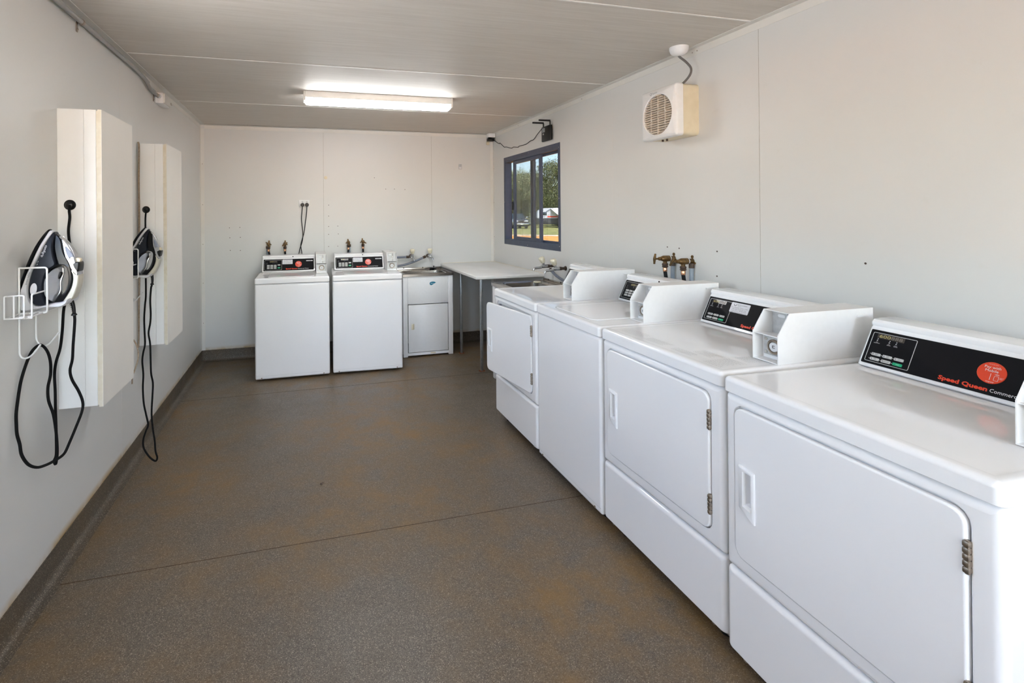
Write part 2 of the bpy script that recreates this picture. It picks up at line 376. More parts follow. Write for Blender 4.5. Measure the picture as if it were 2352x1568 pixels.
# ------------------------------------------------------------------ window
win = struct(MB().build('window_1', M['navy'])) if False else None
b = MB()
def yframe(b, x0, x1, y0, y1, z0, z1, t, tb=None):
    tb = tb or t
    b.box(x0, y0, z0, x1, y0+t, z1); b.box(x0, y1-t, z0, x1, y1, z1); b.box(x0, y0+t, z0, x1, y1-t, z0+tb); b.box(x0, y0+t, z1-tb, x1, y1-t, z1)
yframe(b, W-.004, W, 3.853, 5.082, 1.138, 2.087, .034)                    # flange on the wall
yframe(b, W-.002, W+.072, WY0, WY1, WZ0, WZ1, .012, .03)                   # reveal

wn = struct(b.build('window_1', M['navy'], smooth=False))
b = MB(); yframe(b, W+.014, W+.036, 4.245, 4.875, WZ0+.03, WZ1-.03, .036, .034); b.build('sliding_sash', M['navy'], wn, smooth=False)
b = MB(); b.box(W+.024, 4.28, WZ0+.06, W+.027, 4.84, WZ1-.06); b.build('sash_pane', M['glass'], wn, smooth=False)
b = MB(); yframe(b, W+.042, W+.062, 3.89, 4.50, WZ0+.03, WZ1-.03, .028, .02); b.box(W+.042, 4.44, WZ0+.03, W+.062, 4.52, WZ1-.03); b.build('fixed_sash', M['navy'], wn, smooth=False)
b = MB(); b.box(W+.051, 3.915, WZ0+.04, W+.054, 4.46, WZ1-.04); b.build('fixed_pane', M['tint'], wn, smooth=False)
b = MB(); b.box(W+.066, 4.49, WZ0+.03, W+.0665, WY1-.012, WZ1-.03); b.build('dimming_sheet', M['dimsheet'], wn, smooth=False)  # sheet added to dim the view through the open sash side
b = MB(); b.rbox(W+.004, 4.868, 1.51, W+.02, 4.90, 1.60, .004); b.build('window_latch', M['black'], wn)
for y, z in ((4.47, 2.07), (3.87, 2.045), (3.87, 1.6), (3.87, 1.18), (4.5, 1.155), (5.065, 1.6)):
    screw(W-.004, y, z, (-1, 0, 0), wn, .004, 'metal')

# ------------------------------------------------------------------ laundry machines
FR = frame((0, 0, 0), (1, 0, 0), (0, 0, 1))            # machine front: x right, y up, z out
PF = (0, .447, .894)                                  # up along the sloping control panel
def shell(b, x0, z0, x1, z1, depth, r, hole=None, rc=.012):
    bb = (x0, z0, x1, z1, rc)
    lo = [rri(bb, 0, -depth)] + [rri(bb, r*(1-math.cos(a*PI/8)), -r*(1-math.sin(a*PI/8))) for a in range(0, 5)]
    if hole:
        hb = hole
        lo += [rri(hb, -.004, 0), rri(hb, -.001, -.0015), rri(hb, 0, -.005), rri(hb, 0, -.014)]
    b.loft(lo, True, True)
def rowtext(b, rnd, x0, x1, y0, y1, lines, h):
    for k in range(lines):
        y = y1-(y1-y0)*(k+.5)/lines; x = x0; end = x1-rnd.random()*(x1-x0)*.25
        while x < end:
            w = min(.004+rnd.random()*.010, end-x); b.add([(x, y-h/2, 0), (x+w, y-h/2, 0), (x+w, y+h/2, 0), (x, y+h/2, 0)], [(0, 1, 2, 3)]); x += w+.0022
def coin_box(root, w):
    x0, x1 = w-.110, w-.010; t = .003
    side = [(.245, .9145), (.245, 1.014), (.297, 1.090), (.69, 1.090), (.69, .9145)]
    b = MB()
    b.prism(side, x0, x0+t, 'x'); b.prism(side, x1-t, x1, 'x')
    b.box(x0+t, .297, 1.087, x1-t, .69, 1.0898); b.box(x0+t, .687, .9145, x1-t, .6898, 1.087); b.box(x0+t, .2452, .9145, x1-t, .687, .9175)
    b.add([(x0+t, .247, 1.010), (x1-t, .247, 1.010), (x1-t, .345, 1.000), (x0+t, .345, 1.000), (x0+t, .247, 1.0075), (x1-t, .247, 1.0075), (x1-t, .345, .9975), (x0+t, .345, .9975)],
          [(0,1,2,3),(7,6,5,4),(0,4,5,1),(1,5,6,2),(2,6,7,3),(3,7,4,0)])
    b.box(x0+t, .290, .9175, x1-t, .293, .9975)
    b.rbox(x1-.001, .610, 1.060, x1+.0035, .660, 1.068, .0015, 2)
    box_ = b.build('coin_box', M['enamel2'], root, smooth=False)
    P = MB(frame((0, .337, 0), (1, 0, 0), (0, 0, 1))); P.box(x0+t, 1.0, 0, x1-t, 1.086, .003); P.build('slot_plate', M['boxplate'], box_, smooth=False)
    c = MB(frame((0, .3335, 0), (1, 0, 0), (0, 0, 1))); c.loft([rr(x0+.026, 1.062, x0+.054, 1.073, .0054, 0), rr(x0+.026, 1.062, x0+.054, 1.073, .0054, .001)], True, True); c.build('price_label', M['white'], box_)
    c = MB(frame((0, .334, 0), (1, 0, 0), (0, 0, 1))); c.tube([(x0+.063, 1.082, .001), (x0+.066, 1.066, .001), (x0+.069, 1.054, .001)], .0016, 6, 2); c.build('coin_slot', M['brown'], box_)
    c = MB(frame((0, .334, 0), (1, 0, 0), (0, 0, 1))); c.lathe([(0, .007), (.004, .006), (.004, .003), (.001, .003)], (x0+.061, 1.046, 0), (0, 0, 1), 14)
    c.rbox(x0+.063, 1.016, 0, x0+.068, 1.042, .004, .001, 1); c.ball((x0+.0655, 1.013, .004), .006); c.build('reject_lever', M['metal'], box_)
    c = MB(frame((0, .290, 0), (1, 0, 0), (0, 0, 1))); c.rbox(x0+.008, .930, 0, x1-.008, .994, .004, .001, 1); lp = c.build('lock_plate', M['boxplate'], box_)
    xc = (x0+x1)/2+.002
    c = MB(frame((0, .286, 0), (1, 0, 0), (0, 0, 1)))
    c.loft([circ(xc, .962, .027, 0), circ(xc, .962, .027, .004), circ(xc, .962, .024, .007), circ(xc, .962, .020, .0065), circ(xc, .962, .0185, .001)], True, True); c.build('lock_ring', M['hinge'], box_)
    c = MB(frame((0, .286, 0), (1, 0, 0), (0, 0, 1))); c.lathe([(0, .017), (.005, .017), (.0065, .015)], (xc, .962, 0), (0, 0, 1), 24); c.build('lock', M['white'], box_)
    c = MB(frame((0, .279, 0), (1, 0, 0), (0, 0, 1))); c.box(xc-.003, .958, 0, xc+.006, .9595, .001); c.box(xc-.003, .9595, 0, xc-.0015, .966, .001); c.box(xc-.003, .966, 0, xc+.006, .9675, .001); c.build('keyhole', M['ink'], box_, smooth=False)
    for dx in (-.033, .033):
        for dz in (.939, .986):
            c = MB(frame((0, .286, 0), (1, 0, 0), (0, 0, 1))); c.lathe([(0, .0052), (.003, .0052), (.0045, .003)], (xc+dx, dz, 0), (0, 0, 1), 10); c.build('bolt', M['metal'], box_)
    return box_
def console(root, w, x0, x1, dy=0):
    prof = [(.533, .9145), (.529, .919), (.590, 1.041), (.596, 1.047), (.5925, 1.053), (.592, 1.061), (.599, 1.069), (.632, 1.072), (.69, 1.072), (.69, .9145)]
    b = MB()
    prof = [(y+(dy if y < .68 else 0), z) for y, z in prof]
    prof2 = [(y+.006*(1 if y < .68 else 0), .9145+(z-.9145)*.985) for y, z in prof]
    b.loft([[(x0, y, z) for y, z in prof2], [(x0+.006, y, z) for y, z in prof], [(x1-.006, y, z) for y, z in prof], [(x1, y, z) for y, z in prof2]], True, True)
    return b.build('console', M['enamel'], root, 30)
def panelframe(x, dy=0): return frame((x, .5328+dy, .9272), (1, 0, 0), PF)
def plate(b, x0, y0, x1, y1, r, z0, z1): b.loft([rr(x0, y0, x1, y1, r, z0), rr(x0, y0, x1, y1, r, z1)], True, True); return b
def keypad(con, F, wd_, rows):
    """outline, display, icons"""
    b = MB(F); fw_, x0, y0, y1 = .0015, .009, .008, .112
    xo = x0+wd_
    b.loft([rr(x0, y0, xo, y1, .004, .0016), rr(x0, y0, xo, y1, .004, .0020), rr(x0+fw_, y0+fw_, xo-fw_, y1-fw_, .003, .0020), rr(x0+fw_, y0+fw_, xo-fw_, y1-fw_, .003, .0016)], ring=True)
    b.build('keypad_outline', M['btn'], con, smooth=False)
sticker_c = [0]
def stickers(con, F, xs, xw, washer):
    if xs is not None:
        b = plate(MB(F), xs, .066, xs+.097, .114, .004, .0014, .0024); st = b.build('notice_sticker', M['label'], con, smooth=False)
        b = MB(F)
        put_text(b, 'PERTH LAUNDRY', xs+.032, .1025, w=.052, h=.0042, z=.0027); put_text(b, 'equipment', xs+.036, .097, h=.0030, z=.0027)
        for k, s_ in enumerate(('For a domestic version of this', 'USA made machine for your', 'home contact : 08 9472 0126', 'info@perthlaundryequipment.com.au')):
            put_text(b, s_, xs+.048, .089-k*.0073, w=.086 if k in (0, 3) else .076, h=.0042, z=.0027, center=True)
        b.tube([(xs+.014, .106, .0028), (xs+.018, .099, .0028), (xs+.024, .099, .0028), (xs+.028, .106, .0028)], .0009, 5, 3)
        b.build('sticker_printing', M['ink'], con, smooth=False)
    b = MB(F); b.loft([circ(xw, .064, .0315, .0014), circ(xw, .064, .0315, .0028), circ(xw, .064, .0308, .0036)], True, True); st = b.build('payment_sticker', M['orange'], con)
    b = MB(F); z = .0040
    put_text(b, 'TAP TO PAY WITH', xw, .0875, w=.020, z=z, center=True)
    put_text(b, 'Pay with', xw, .0765, h=.0074, z=z, center=True); put_text(b, 'Mobile', xw, .0665, h=.0074, z=z, center=True)
    b.box(xw-.0005, .043, z-.0002, xw+.0005, .062, z)
    for k, rad in enumerate((.003, .0055)):   # wave symbol over the hand-held terminal
        b.tube([(xw+.013+math.cos(a)*rad, .0585+math.sin(a)*rad*.7, z) for a in (.5, 1.1, 1.57, 2.0, 2.6)], .0005, 4, 2)
    b.loft([rr(xw+.008, .043, xw+.018, .057, .002, z), rr(xw+.0087, .0437, xw+.0173, .0563, .0015, z)])
    put_text(b, 'TAP IT', xw+.0195, .053, h=.0020, z=z); put_text(b, 'HERE', xw+.0195, .050, h=.0020, z=z)
    put_text(b, 'tangopay', xw+.002, .0365, h=.0034, z=z, center=True)
    b.build('sticker_printing', M['white'], con, smooth=False)
def small_button(con, F, x, y, w_, h_, text, mt):
    b = plate(MB(F), x, y, x+w_, y+h_, .002, .0014, .0030); bt = b.build('button', M[mt], con, smooth=False)
    b = MB(F); L_ = text.split('\n')
    for k, s_ in enumerate(L_):
        put_text(b, s_, x+w_*.55, y+h_*(.60-.40*k if len(L_) > 1 else .36), h=h_*.26, z=.0033, center=True)
    if mt == 'btn':
        b.box(x+w_*.14, y+h_*.2, .0031, x+w_*.19, y+h_*.8, .0033)
    b.build('button_printing', M['ink'] if mt == 'btn' else M['white'], con, smooth=False)
def indicator(con, F, mt, x, y, lines):
    b = MB(F)
    b.loft([circ(x, y+.012, .0014, .0018, 8), circ(x, y+.012, .0014, .0022, 8)], True, True)
    b.box(x-.0018, y+.0045, .0016, x-.0006, y+.0082, .0021); b.box(x+.0003, y+.0055, .0016, x+.0016, y+.0065, .0021)
    for k, s_ in enumerate(lines): put_text(b, s_, x, y-.001-.0032*k, h=.0023, z=.0021, center=True)
    b.build('indicator', M[mt], con, smooth=False)
def display(con, F, x0, x1, dy=0):
    F = F @ Matrix.Translation((0, dy, 0))
    b = plate(MB(F), x0, .0885, x1, .1045, .001, .0014, .0022); d_ = b.build('display', M['disp'], con, smooth=False)
    b = MB(F); put_text(b, '600', x0+.006, .091, w=(x1-x0)*.42, h=.011, z=.0025); b.build('digits', M['seg'], con, smooth=False)
    b = MB(F); put_text(b, '888', x0+.006+(x1-x0)*.44, .091, w=(x1-x0)*.42, h=.011, z=.0025); b.build('digits', M['segoff'], con, smooth=False)
def washer_panel(root, w, con, x0, x1, num, dy=0):
    F = panelframe(x0+.012, dy); pw = x1-x0-.026
    b = plate(MB(F), 0, 0, pw, .121, .003, 0, .0014); pn = b.build('control_panel', M['panel'], root, smooth=False)
    keypad(pn, F, .164, 3); display(pn, F, .055, .130)
    indicator(pn, F, 'inkgrey', .032, .076, ('IN USE', 'DOOR LOCK'))
    for k, s_ in enumerate(('WASH', 'RINSE', 'SPIN')): indicator(pn, F, 'inkgrey', .089+.018*k, .079, (s_,))
    for c, x in enumerate((.032, .064, .096)):
        for r, y in enumerate((.052, .037, .022)):
            small_button(pn, F, x, y, .026, .0105, (('HOT', 'WARM', 'COLD'), ('NORMAL', 'PERM\nPRESS', 'DELICATE'), ('SOIL', 'LIGHT', 'HEAVY'))[c][r], 'btn')
    small_button(pn, F, .132, .055, .026, .011, 'RINSE', 'btn'); small_button(pn, F, .132, .025, .026, .0115, 'START', 'green')
    stickers(pn, F, .178, .332, True)
    b = MB(F); put_text(b, 'Speed Queen', .210, .012, w=.112, h=.0112, z=.0019, bold=.040); b.build('brand_lettering', M['red'], pn, smooth=False)
    b = MB(F); put_text(b, 'Commercial Washer', .327, .012, w=.105, h=.0095, z=.0019); b.build('model_lettering', M['white'], pn, smooth=False)
    b = plate(MB(F), .407, .093, pw-.010, .102, .001, .0014, .0022); nl = b.build('number_label', M['white'], pn, smooth=False)
    b = MB(F); put_text(b, 'WASHER %s' % num, .410, .0952, w=.050, h=.0048, z=.0026, bold=.01); b.build('label_printing', M['ink'], pn, smooth=False)
    b = MB(); b.lathe([(0, .0055), (.002, .0055), (.003, .003)], (x0+.29, .5925+dy, 1.058), (0, -1, .1), 12); b.build('console_lock', M['black'], root)
def dryer_panel(root, w, con, x0, x1, sticker, full=True):
    F = panelframe(x0+.010); pw = x1-x0-.022
    b = plate(MB(F), 0, 0, pw, .121, .003, 0, .0014); pn = b.build('control_panel', M['panel'], root, smooth=False)
    keypad(pn, F, .128, 2); display(pn, F, .024, .103, .005)
    indicator(pn, F, 'white', .028, .078, ('FAN', 'CHECK LINT')); indicator(pn, F, 'white', .064, .078, ('DRY', 'DOWN')); indicator(pn, F, 'white', .084, .078, ('COOL', 'DOWN'))
    for c in range(3):
        for r in range(2): b = MB(F); b.loft([circ(.0215+.0335*c, .0355-.0167*r, .0012, .0018, 8), circ(.0215+.0335*c, .0355-.0167*r, .0012, .0021, 8)], True, True); b.build('indicator_dot', M['white'], pn, smooth=False)
    txt = (('HIGH\nTEMP', 'LOW\nTEMP', 'NO\nHEAT'), ('MED\nTEMP', 'DELICATES', 'START'))
    for c in range(3):
        for r in range(2):
            small_button(pn, F, .0248+.0335*c, .031-.0167*r, .027, .0092, txt[r][c], 'green' if (r, c) == (1, 2) else 'btn')
    stickers(pn, F, .131 if sticker else None, .326, False)
    b = MB(F); put_text(b, 'Speed Queen', .215, .0095, w=.113, h=.0120, z=.0019, bold=.040); b.build('brand_lettering', M['red'], pn, smooth=False)
    b = MB(F); put_text(b, 'Commercial Dryer', .333, .0095, w=.105, h=.0102, z=.0019); b.build('model_lettering', M['white'], pn, smooth=False)
def top_loops(w, d, r, z1):
    bb = (-.001, -.006, w+.001, d, .016)
    return [rri(bb, .002, .8660), rri(bb, 0, .8675), rri(bb, 0, z1-r)] + [rri(bb, r*(1-math.cos(a*PI/8)), z1-r*(1-math.sin(a*PI/8))) for a in range(1, 5)]
def kick(root, w, zb):
    b = MB()
    for x in (.05, w-.09):
        for y in (.08, .60): b.cyl((x+.02, y, 0), (x+.02, y, zb+.004), .02, n=12)
    return b
def feet(root, w, zb):
    lift = root.location.z
    for x in (.07, w-.07):
        for y in (.08, .60):
            MB().lathe([(-lift, .022), (.008-lift, .022), (.010-lift, .010), (zb+.006, .010)], (x, y, 0), (0, 0, 1), 12).build('foot', M['black'], root)
def make_washer(loc, rz, w, num, label, zb=.018, dy=0, group='washing machines'):
    root = empty('washing_machine', loc, rz, label, 'washing machine', group)
    b = MB(FR); bb = (0, zb, w, .8625, .012); r = .016
    b.loft([rr(0, zb+.02, w, .8625, .012, -.695), rr(0, zb+.004, w, .8625, .012, -.03), rri(bb, 0, -r)] + [rri(bb, r*(1-math.cos(a*PI/8)), -r*(1-math.sin(a*PI/8))) for a in range(1, 5)], True, True)
    cab = b.build('cabinet', M['enamel'], root, wn=True)
    b = MB(FR); b.box(.006, zb+.030, -.0005, w-.006, zb+.0315, .0004); b.build('toe_crease', M['btn'], root, smooth=False)
    for x in (.055, w-.055):
        MB(FR).lathe([(0, .006), (.002, .006), (.0035, .003)], (x, zb+.014, 0), (0, 0, 1), 10).build('screw', M['hinge'], root)
    b = MB(); b.loft(top_loops(w, .70, .012, .914) + [rri((0, 0, w, .70, .016), .024, .914), rri((0, 0, w, .70, .016), .028, .912)], True, True); b.build('top', M['enamel'], root, wn=True)
    lb = (.105, .045, w-.130, .515+dy, .05)
    b = MB(); b.loft([rri(lb, 0, .912), rri(lb, 0, .9155), rri(lb, .004, .9175), rri(lb, .012, .9170), rri(lb, .016, .9155)], False, True)
    b.build('lid', M['enamel'], root, wn=True)
    b = MB(); b.loft([rri(lb, -.005, .9121), rri(lb, .001, .9121)]); b.build('lid_gap', M['inkgrey'], root, smooth=False)
    con = console(root, w, .028, w-.114, dy)
    washer_panel(root, w, con, .028, w-.114, num, dy)
    coin_box(root, w); feet(root, w, zb)
    return root
def make_dryer(loc, rz, w, label, door_open=0, sticker=True, zb=.038, group='tumble dryers', warn=True):
    root = empty('tumble_dryer', loc, rz, label, 'dryer', group)
    hb = (.036, .352, w-.052, .834, .034)
    b = MB(FR); shell(b, 0, .3045, w, .8625, .695, .020, hb); b.build('cabinet', M['enamel'], root, wn=True)
    b = MB(FR); bb = (0, zb, w, .3005, .012); r = .018
    b.loft([rr(0, zb+.02, w, .3005, .012, -.695), rr(0, zb, w, .3005, .012, -.045), rr(0, zb+.001, w, .3005, .012, -.026), rr(0, zb+.012, w, .3005, .012, -r)] + [rr(r*(1-math.cos(a*PI/8)), zb+.012+.010*a/4, w-r*(1-math.cos(a*PI/8)), .3005-r*(1-math.cos(a*PI/8)), .010, -r*(1-math.sin(a*PI/8))) for a in range(1, 5)], True, True)
    b.build('access_panel', M['enamel'], root, wn=True)
    for x in (.06, w-.06): MB(FR).lathe([(0, .006), (.002, .006), (.0035, .003)], (x, zb+.008, -.012), (0, -.6, .8), 10).build('screw', M['hinge'], root)
    b = MB(); b.loft(top_loops(w, .70, .015, .914) + [rri((0, 0, w, .70, .016), .026, .914), rri((0, 0, w, .70, .016), .031, .9118)], True, True); b.build('top', M['enamel'], root, wn=True)
    # door, hinged on its right
    hx = hb[2]-.004
    x0, x1, z0, z1 = hb[0]+.005-hx, hb[2]-.004-hx, hb[1]+.003, hb[3]-.006
    db = (x0, z0, x1, z1, .031); hh = (x0+.041, .535, x0+.066, .635, .006)
    b = MB(FR); lo = [rri(db, .004, -.014), rri(db, 0, -.010)] + [rri(db, .006*(1-math.cos(a*PI/8)), -.001+.005*math.sin(a*PI/8)) for a in range(0, 5)]
    lo += [rri(hh, -.004, .004), rri(hh, 0, .002), rri(hh, .004, -.012)]
    b.loft(lo, True, True); dr = b.build('door', M['enamel'], root, wn=True); dr.location = (hx, -.002, 0); dr.rotation_euler = (0, 0, door_open)
    b = MB(FR)
    hp = lambda g, z: [(hh[0]-.020+g, .506+g*.6+.014, z), (hh[0]-.020+g, .652-g, z), (hh[2]+.012-g, .648-g, z), (hh[2]+.012-g, .492+g, z)]
    b.loft([hp(0, .0038), hp(.001, .009), hp(.005, .0115), [(hh[0]-.003, .531, .0115), (hh[0]-.003, .639, .0115), (hh[2]+.003, .639, .0115), (hh[2]+.003, .525, .0115)], [(hh[0]+.001, .535, .001), (hh[0]+.001, .635, .001), (hh[2]-.001, .635, .001), (hh[2]-.001, .532, .001)]])
    b.build('door_handle', M['plast'], dr, 40)
    for z in (.737, .448):
        b = MB(FR); X = .002
        for k in range(5):
            b.rbox(X-.007, z-.033+k*.0134, -.004, X+.005, z-.033+k*.0134+.0128, .0085, .003, 2)
        b.cyl((X, z-.034, .003), (X, z+.035, .003), .0045, n=10)
        b.build('hinge', M['hinge'], dr)
    if door_open:
        b = MB(FR); b.loft([rri(hb, .02, -.0139), rri(hb, .02, -.012), rri(hb, .05, -.012), rri(hb, .05, -.0139)], ring=True); b.build('door_seal', M['greyplate'], root)
        b = MB(FR); b.rbox(.075, .78, -.013, .10, .815, .002, .003); b.build('door_catch', M['greyhose'], root)
    con = console(root, w, .020, w-.114)
    dryer_panel(root, w, con, .020, w-.114, sticker)
    if warn:
        rnd = random.Random(5); b = MB(frame((0, 0, .9121), (1, 0, 0), (0, 1, 0)))
        for x0, x1, y0, y1, n_ in ((.06, .20, .05, .12, 7), (.22, .36, .05, .10, 6), (.38, .50, .05, .09, 5), (.44, .54, .10, .16, 7)): rowtext(b, rnd, x0, x1, y0, y1, n_, .0018)
        rowtext(b, rnd, w-.13, w-.05, .04, .16, 12, .002); rowtext(b, rnd, w-.13, w-.05, .18, .27, 9, .002)
        b.build('warning_print', M['inkgrey'], root, smooth=False)
    coin_box(root, w); feet(root, w, zb)
    return root
make_washer((.582, 4.598, 0), 0, .648, '1', 'white top-loading washing machine against the back wall, nearest the left corner', dy=-.06)
make_washer((1.258, 4.606, 0), math.radians(-2.2), .648, '2', 'white top-loading washing machine against the back wall, beside the laundry tub with teal badge', dy=-.06)
LIFT = .02     # the right-hand row stands on screwed-out feet
make_washer((2.343, 2.675, LIFT), -PI/2, .640, '3', 'white top-loading washing machine standing between dryers along the right wall', .028)
make_dryer((2.335, 3.327, LIFT), -PI/2, .650, 'white dryer with its door ajar, farthest along the right wall, next to the sink', math.radians(8.0), zb=.03)
make_dryer((2.345, 2.022, LIFT), -PI/2, .682, 'white dryer in middle of right row, coin box and notice sticker on its console', 0, zb=.026)
make_dryer((2.333, 1.322, LIFT), -PI/2-.030, .676, 'nearest white dryer, cut by right frame edge, with orange payment sticker and no white notice', 0, sticker=False, zb=.020, warn=False)

# ------------------------------------------------------------------ laundry tubs
def tub(loc, rz, w, d, label, badge, plug):
    root = empty('laundry_tub', loc, rz, label, 'laundry tub', 'laundry tubs'); h = .832
    b = MB()
    b.rbox(0, 0, .004, .050, .02, h, .003, 2); b.rbox(w-.05, 0, .004, w, .02, h, .003, 2)
    b.box(.001, .018, .03, .004, d, h); b.box(w-.004, .018, .03, w-.001, d, h)
    b.box(.004, d-.004, .03, w-.004, d, h)
    b.box(.05, .004, .018, w-.05, .02, .045)
    b.build('cabinet', M['enamel2'], root)
    b = MB(); b.rbox(.051, .002, .545, w-.051, .016, h-.002, .003, 2); b.build('front_panel', M['enamel2'], root)
    b = MB(); b.rbox(.055, -.001, .050, w-.056, .014, .538, .004, 2); dr = b.build('door', M['enamel2'], root)
    b = MB(); b.rbox(.086, -.006, .285, .116, .002, .345, .003, 2); hd = b.build('door_handle', M['creamk'], dr)
    b = MB(); b.rbox(.093, -.0085, .293, .109, -.004, .337, .003, 2); b.build('handle_recess', M['cream'], dr)
    # pressed steel bowl with flat rim and upstand
    b = MB(); z = .858
    o = (-.006, -.008, w+.006, d, .006); i = (.045, .06, w-.045, d-.11, .06)
    b.loft([rri(o, .002, z-.028), rri(o, 0, z-.028), rri(o, 0, z-.004), rri(o, .004, z), rri(o, .016, z), rri(o, .019, z-.004), rri(i, -.006, z-.005), rri(i, 0, z-.010), rri(i, .008, z-.16), rri(i, .04, z-.20)], False, True)
    b.rbox(-.004, d-.014, z-.012, w+.004, d, z+.019, .004, 2)
    st = b.build('sink_bowl', M['steel'], root)
    for x in (.32, .10): MB().cyl((x, d-.013, z+.016), (x, d-.016, z+.016), .007, n=10).build('overflow_hole', M['brown'], root)
    if badge:
        b = MB(FR); pts = [(.285, .760), (.284, .748), (.290, .738), (.302, .734), (.318, .741), (.340, .754), (.350, .760), (.338, .768), (.316, .771), (.298, .768)]
        P = spline([Vector((x, y, 0)) for x, y in pts], 3, True)
        b.loft([[(p.x, p.y, -.0018) for p in P], [(p.x, p.y, -.0001) for p in P]], True, True); bd = b.build('badge', M['teal'], root)
        b = MB(FR); put_text(b, 'Abey', .292, .748, w=.040, h=.011, z=.0003, shear=.2); b.build('badge_lettering', M['label'], bd, smooth=False)
        b = MB(FR); b.box(.29, .026, -.0035, .345, .041, -.0015); b.build('paint_patch', M['cream'], root, smooth=False)
    return root
tub((1.985, 4.955, 0), math.radians(.4), .535, .448, 'white laundry tub on the back wall with teal badge below its steel bowl', True, None)
tub((2.640, 4.140, 0), -PI/2, .60, .515, 'white laundry tub by the right wall, half hidden between worktop and dryer', False, None)
b = empty('sink_plug', (2.385, 5.30, .8535), 0, 'black rubber sink plug with strainer on the rear rim of the badged tub', 'sink plug')
MB().lathe([(0, .028), (.010, .030), (.014, .026), (.014, .012)], (0, 0, 0), (0, 0, 1), 18).build('plug_body', M['black'], b)
MB().lathe([(0, .038), (.006, .040), (.010, .036)], (.012, .004, .014), (.1, 0, 1), 18).build('flange', M['black'], b)
MB().lathe([(0, .004), (.012, .004), (.016, .009), (.022, .006)], (.02, .004, .023), (0, 0, 1), 12).build('pull_knob', M['black'], b)
tag(MB().lathe([(0, .033), (.006, .034), (.010, .031)], (3.02, 4.02, .8535), (0, 0, 1), 22).build('sink_plug', M['creamk']), 'round cream sink plug lying on the rim of the right tub', 'sink plug')

# ------------------------------------------------------------------ worktop on steel legs
root = empty('worktop', (2.50, 4.16, 0), 0, 'white laminate worktop on galvanised legs in the far right corner', 'worktop')
b = MB(); top, bot = .913, .882
def wt(z, g): return [(g-.006, g, z), (W-2.50-.002, g, z), (W-2.50-.002, D-4.16-.002, z), (.045+g, D-4.16-.002, z), (.012+g, D-4.16-.022, z), (g, D-4.16-.055, z)]
b.loft([wt(bot, .004), wt(bot+.004, 0), wt(bot+.018, -.001), wt(top-.009, .0), wt(top-.003, .003), wt(top, .009)], True, True)
b.build('tabletop', M['bench'], root, 40)
b = MB(); b.box(.05, D-4.16-.004, top, W-2.5-.002, D-4.16-.001, top+.003); b.box(W-2.5-.005, .02, top, W-2.5-.002, D-4.16-.002, top+.003); b.build('sealant', M['cream'], root, smooth=False)
for x, y in ((.112, .802), (.110, .185)):
    b = MB(); b.rbox(x-.0125, y-.0125, .004, x+.0125, y+.0125, bot, .003, 2); lg = b.build('leg', M['galv'], root)
    b = MB(); b.rbox(x-.028, y-.020, 0, x+.028, y+.020, .005, .002, 1); b.cyl((x+.02, y, .004), (x+.02, y, .010), .006, n=8); b.cyl((x-.02, y, .004), (x-.02, y, .010), .006, n=8); b.build('foot_plate', M['rust'], lg)

# ------------------------------------------------------------------ taps, hoses and pipes
def brass_tap(x, y, z, rz, label, spin=0, rust=False):
    """wall at local y = 0, tap projects towards -y"""
    t = empty('washing_machine_tap', (x, y, z), rz, label, 'tap', 'brass washing machine taps')
    b = MB(); b.cyl((0, 0, 0), (0, -.030, 0), .014, n=14)
    for a in (90, 210, 330):
        c, s = math.cos(math.radians(a)), math.sin(math.radians(a))
        b.rbox(min(c*.026, 0)-.007, -.005, min(s*.026, 0)-.007, max(c*.026, 0)+.007, -.001, max(s*.026, 0)+.007, .002, 1) if a == 90 else b.cyl((c*.012, -.003, s*.012), (c*.027, -.003, s*.027), .006, n=8)
    b.cyl((0, -.0005, .024), (0, -.006, .024), .008, n=12)
    b.build('wall_plate', M['brass'], t)
    MB().cyl((0, -.030, 0), (0, -.036, 0), .015, n=14).build('sealing_tape', M['white'], t)
    b = MB(); b.lathe([(.036, .014), (.038, .018), (.078, .018), (.084, .015), (.092, .013), (.094, .011), (.108, .011), (.110, .007)], (0, 0, 0), (0, -1, 0), 16)
    b.cyl((0, -.066, -.010), (0, -.066, -.032), .012, .011, 14); b.build('tap_body', M['brass'], t)
    b = MB(); b.cyl((0, -.108, 0), (0, -.140, 0), .0055, n=10)
    c, s = math.cos(spin), math.sin(spin)
    b.tube([(c*-.026, -.138, s*-.026), (c*-.013, -.139, s*-.013), (0, -.140, 0), (c*.013, -.139, s*.013), (c*.026, -.138, s*.026)], lambda q: .0045+.0035*math.sin(q*PI), 10, 3)
    for k in (-1, 1): b.ball((c*.026*k, -.138, s*.026*k), .0065, 10)
    b.build('tap_handle', M['brass'], t)
    return t
def inlet_hose(x, y, z, rz, pts, label, blue=False):
    h = empty('inlet_hose', (x, y, z), rz, label, 'hose', 'black inlet hoses')
    b = MB(); b.lathe([(-.002, .016), (.006, .018), (.012, .015), (.018, .018), (.022, .015), (.024, .012)], (0, -.066, -.030), (0, 0, -1), 12); b.build('hose_nut', M['brown'], h)
    b = MB(); b.lathe([(0, .011), (.004, .0125), (.014, .0125), (.020, .0125), (.024, .011)], (0, -.066, -.054), (0, 0, -1), 14); b.build('collar', M['copper'], h)
    b = MB(); b.tube([(0, -.066, -.076)] + pts, .0105, 10, 4); b.build('hose', M['rubber'], h)
    return h
down = lambda dx, dy=0: [(dx*.25, -.066+dy*.3, -.13), (dx*.7, -.066+dy*.7, -.20), (dx, -.066+dy, -.30), (dx, -.066+dy, -.42)]
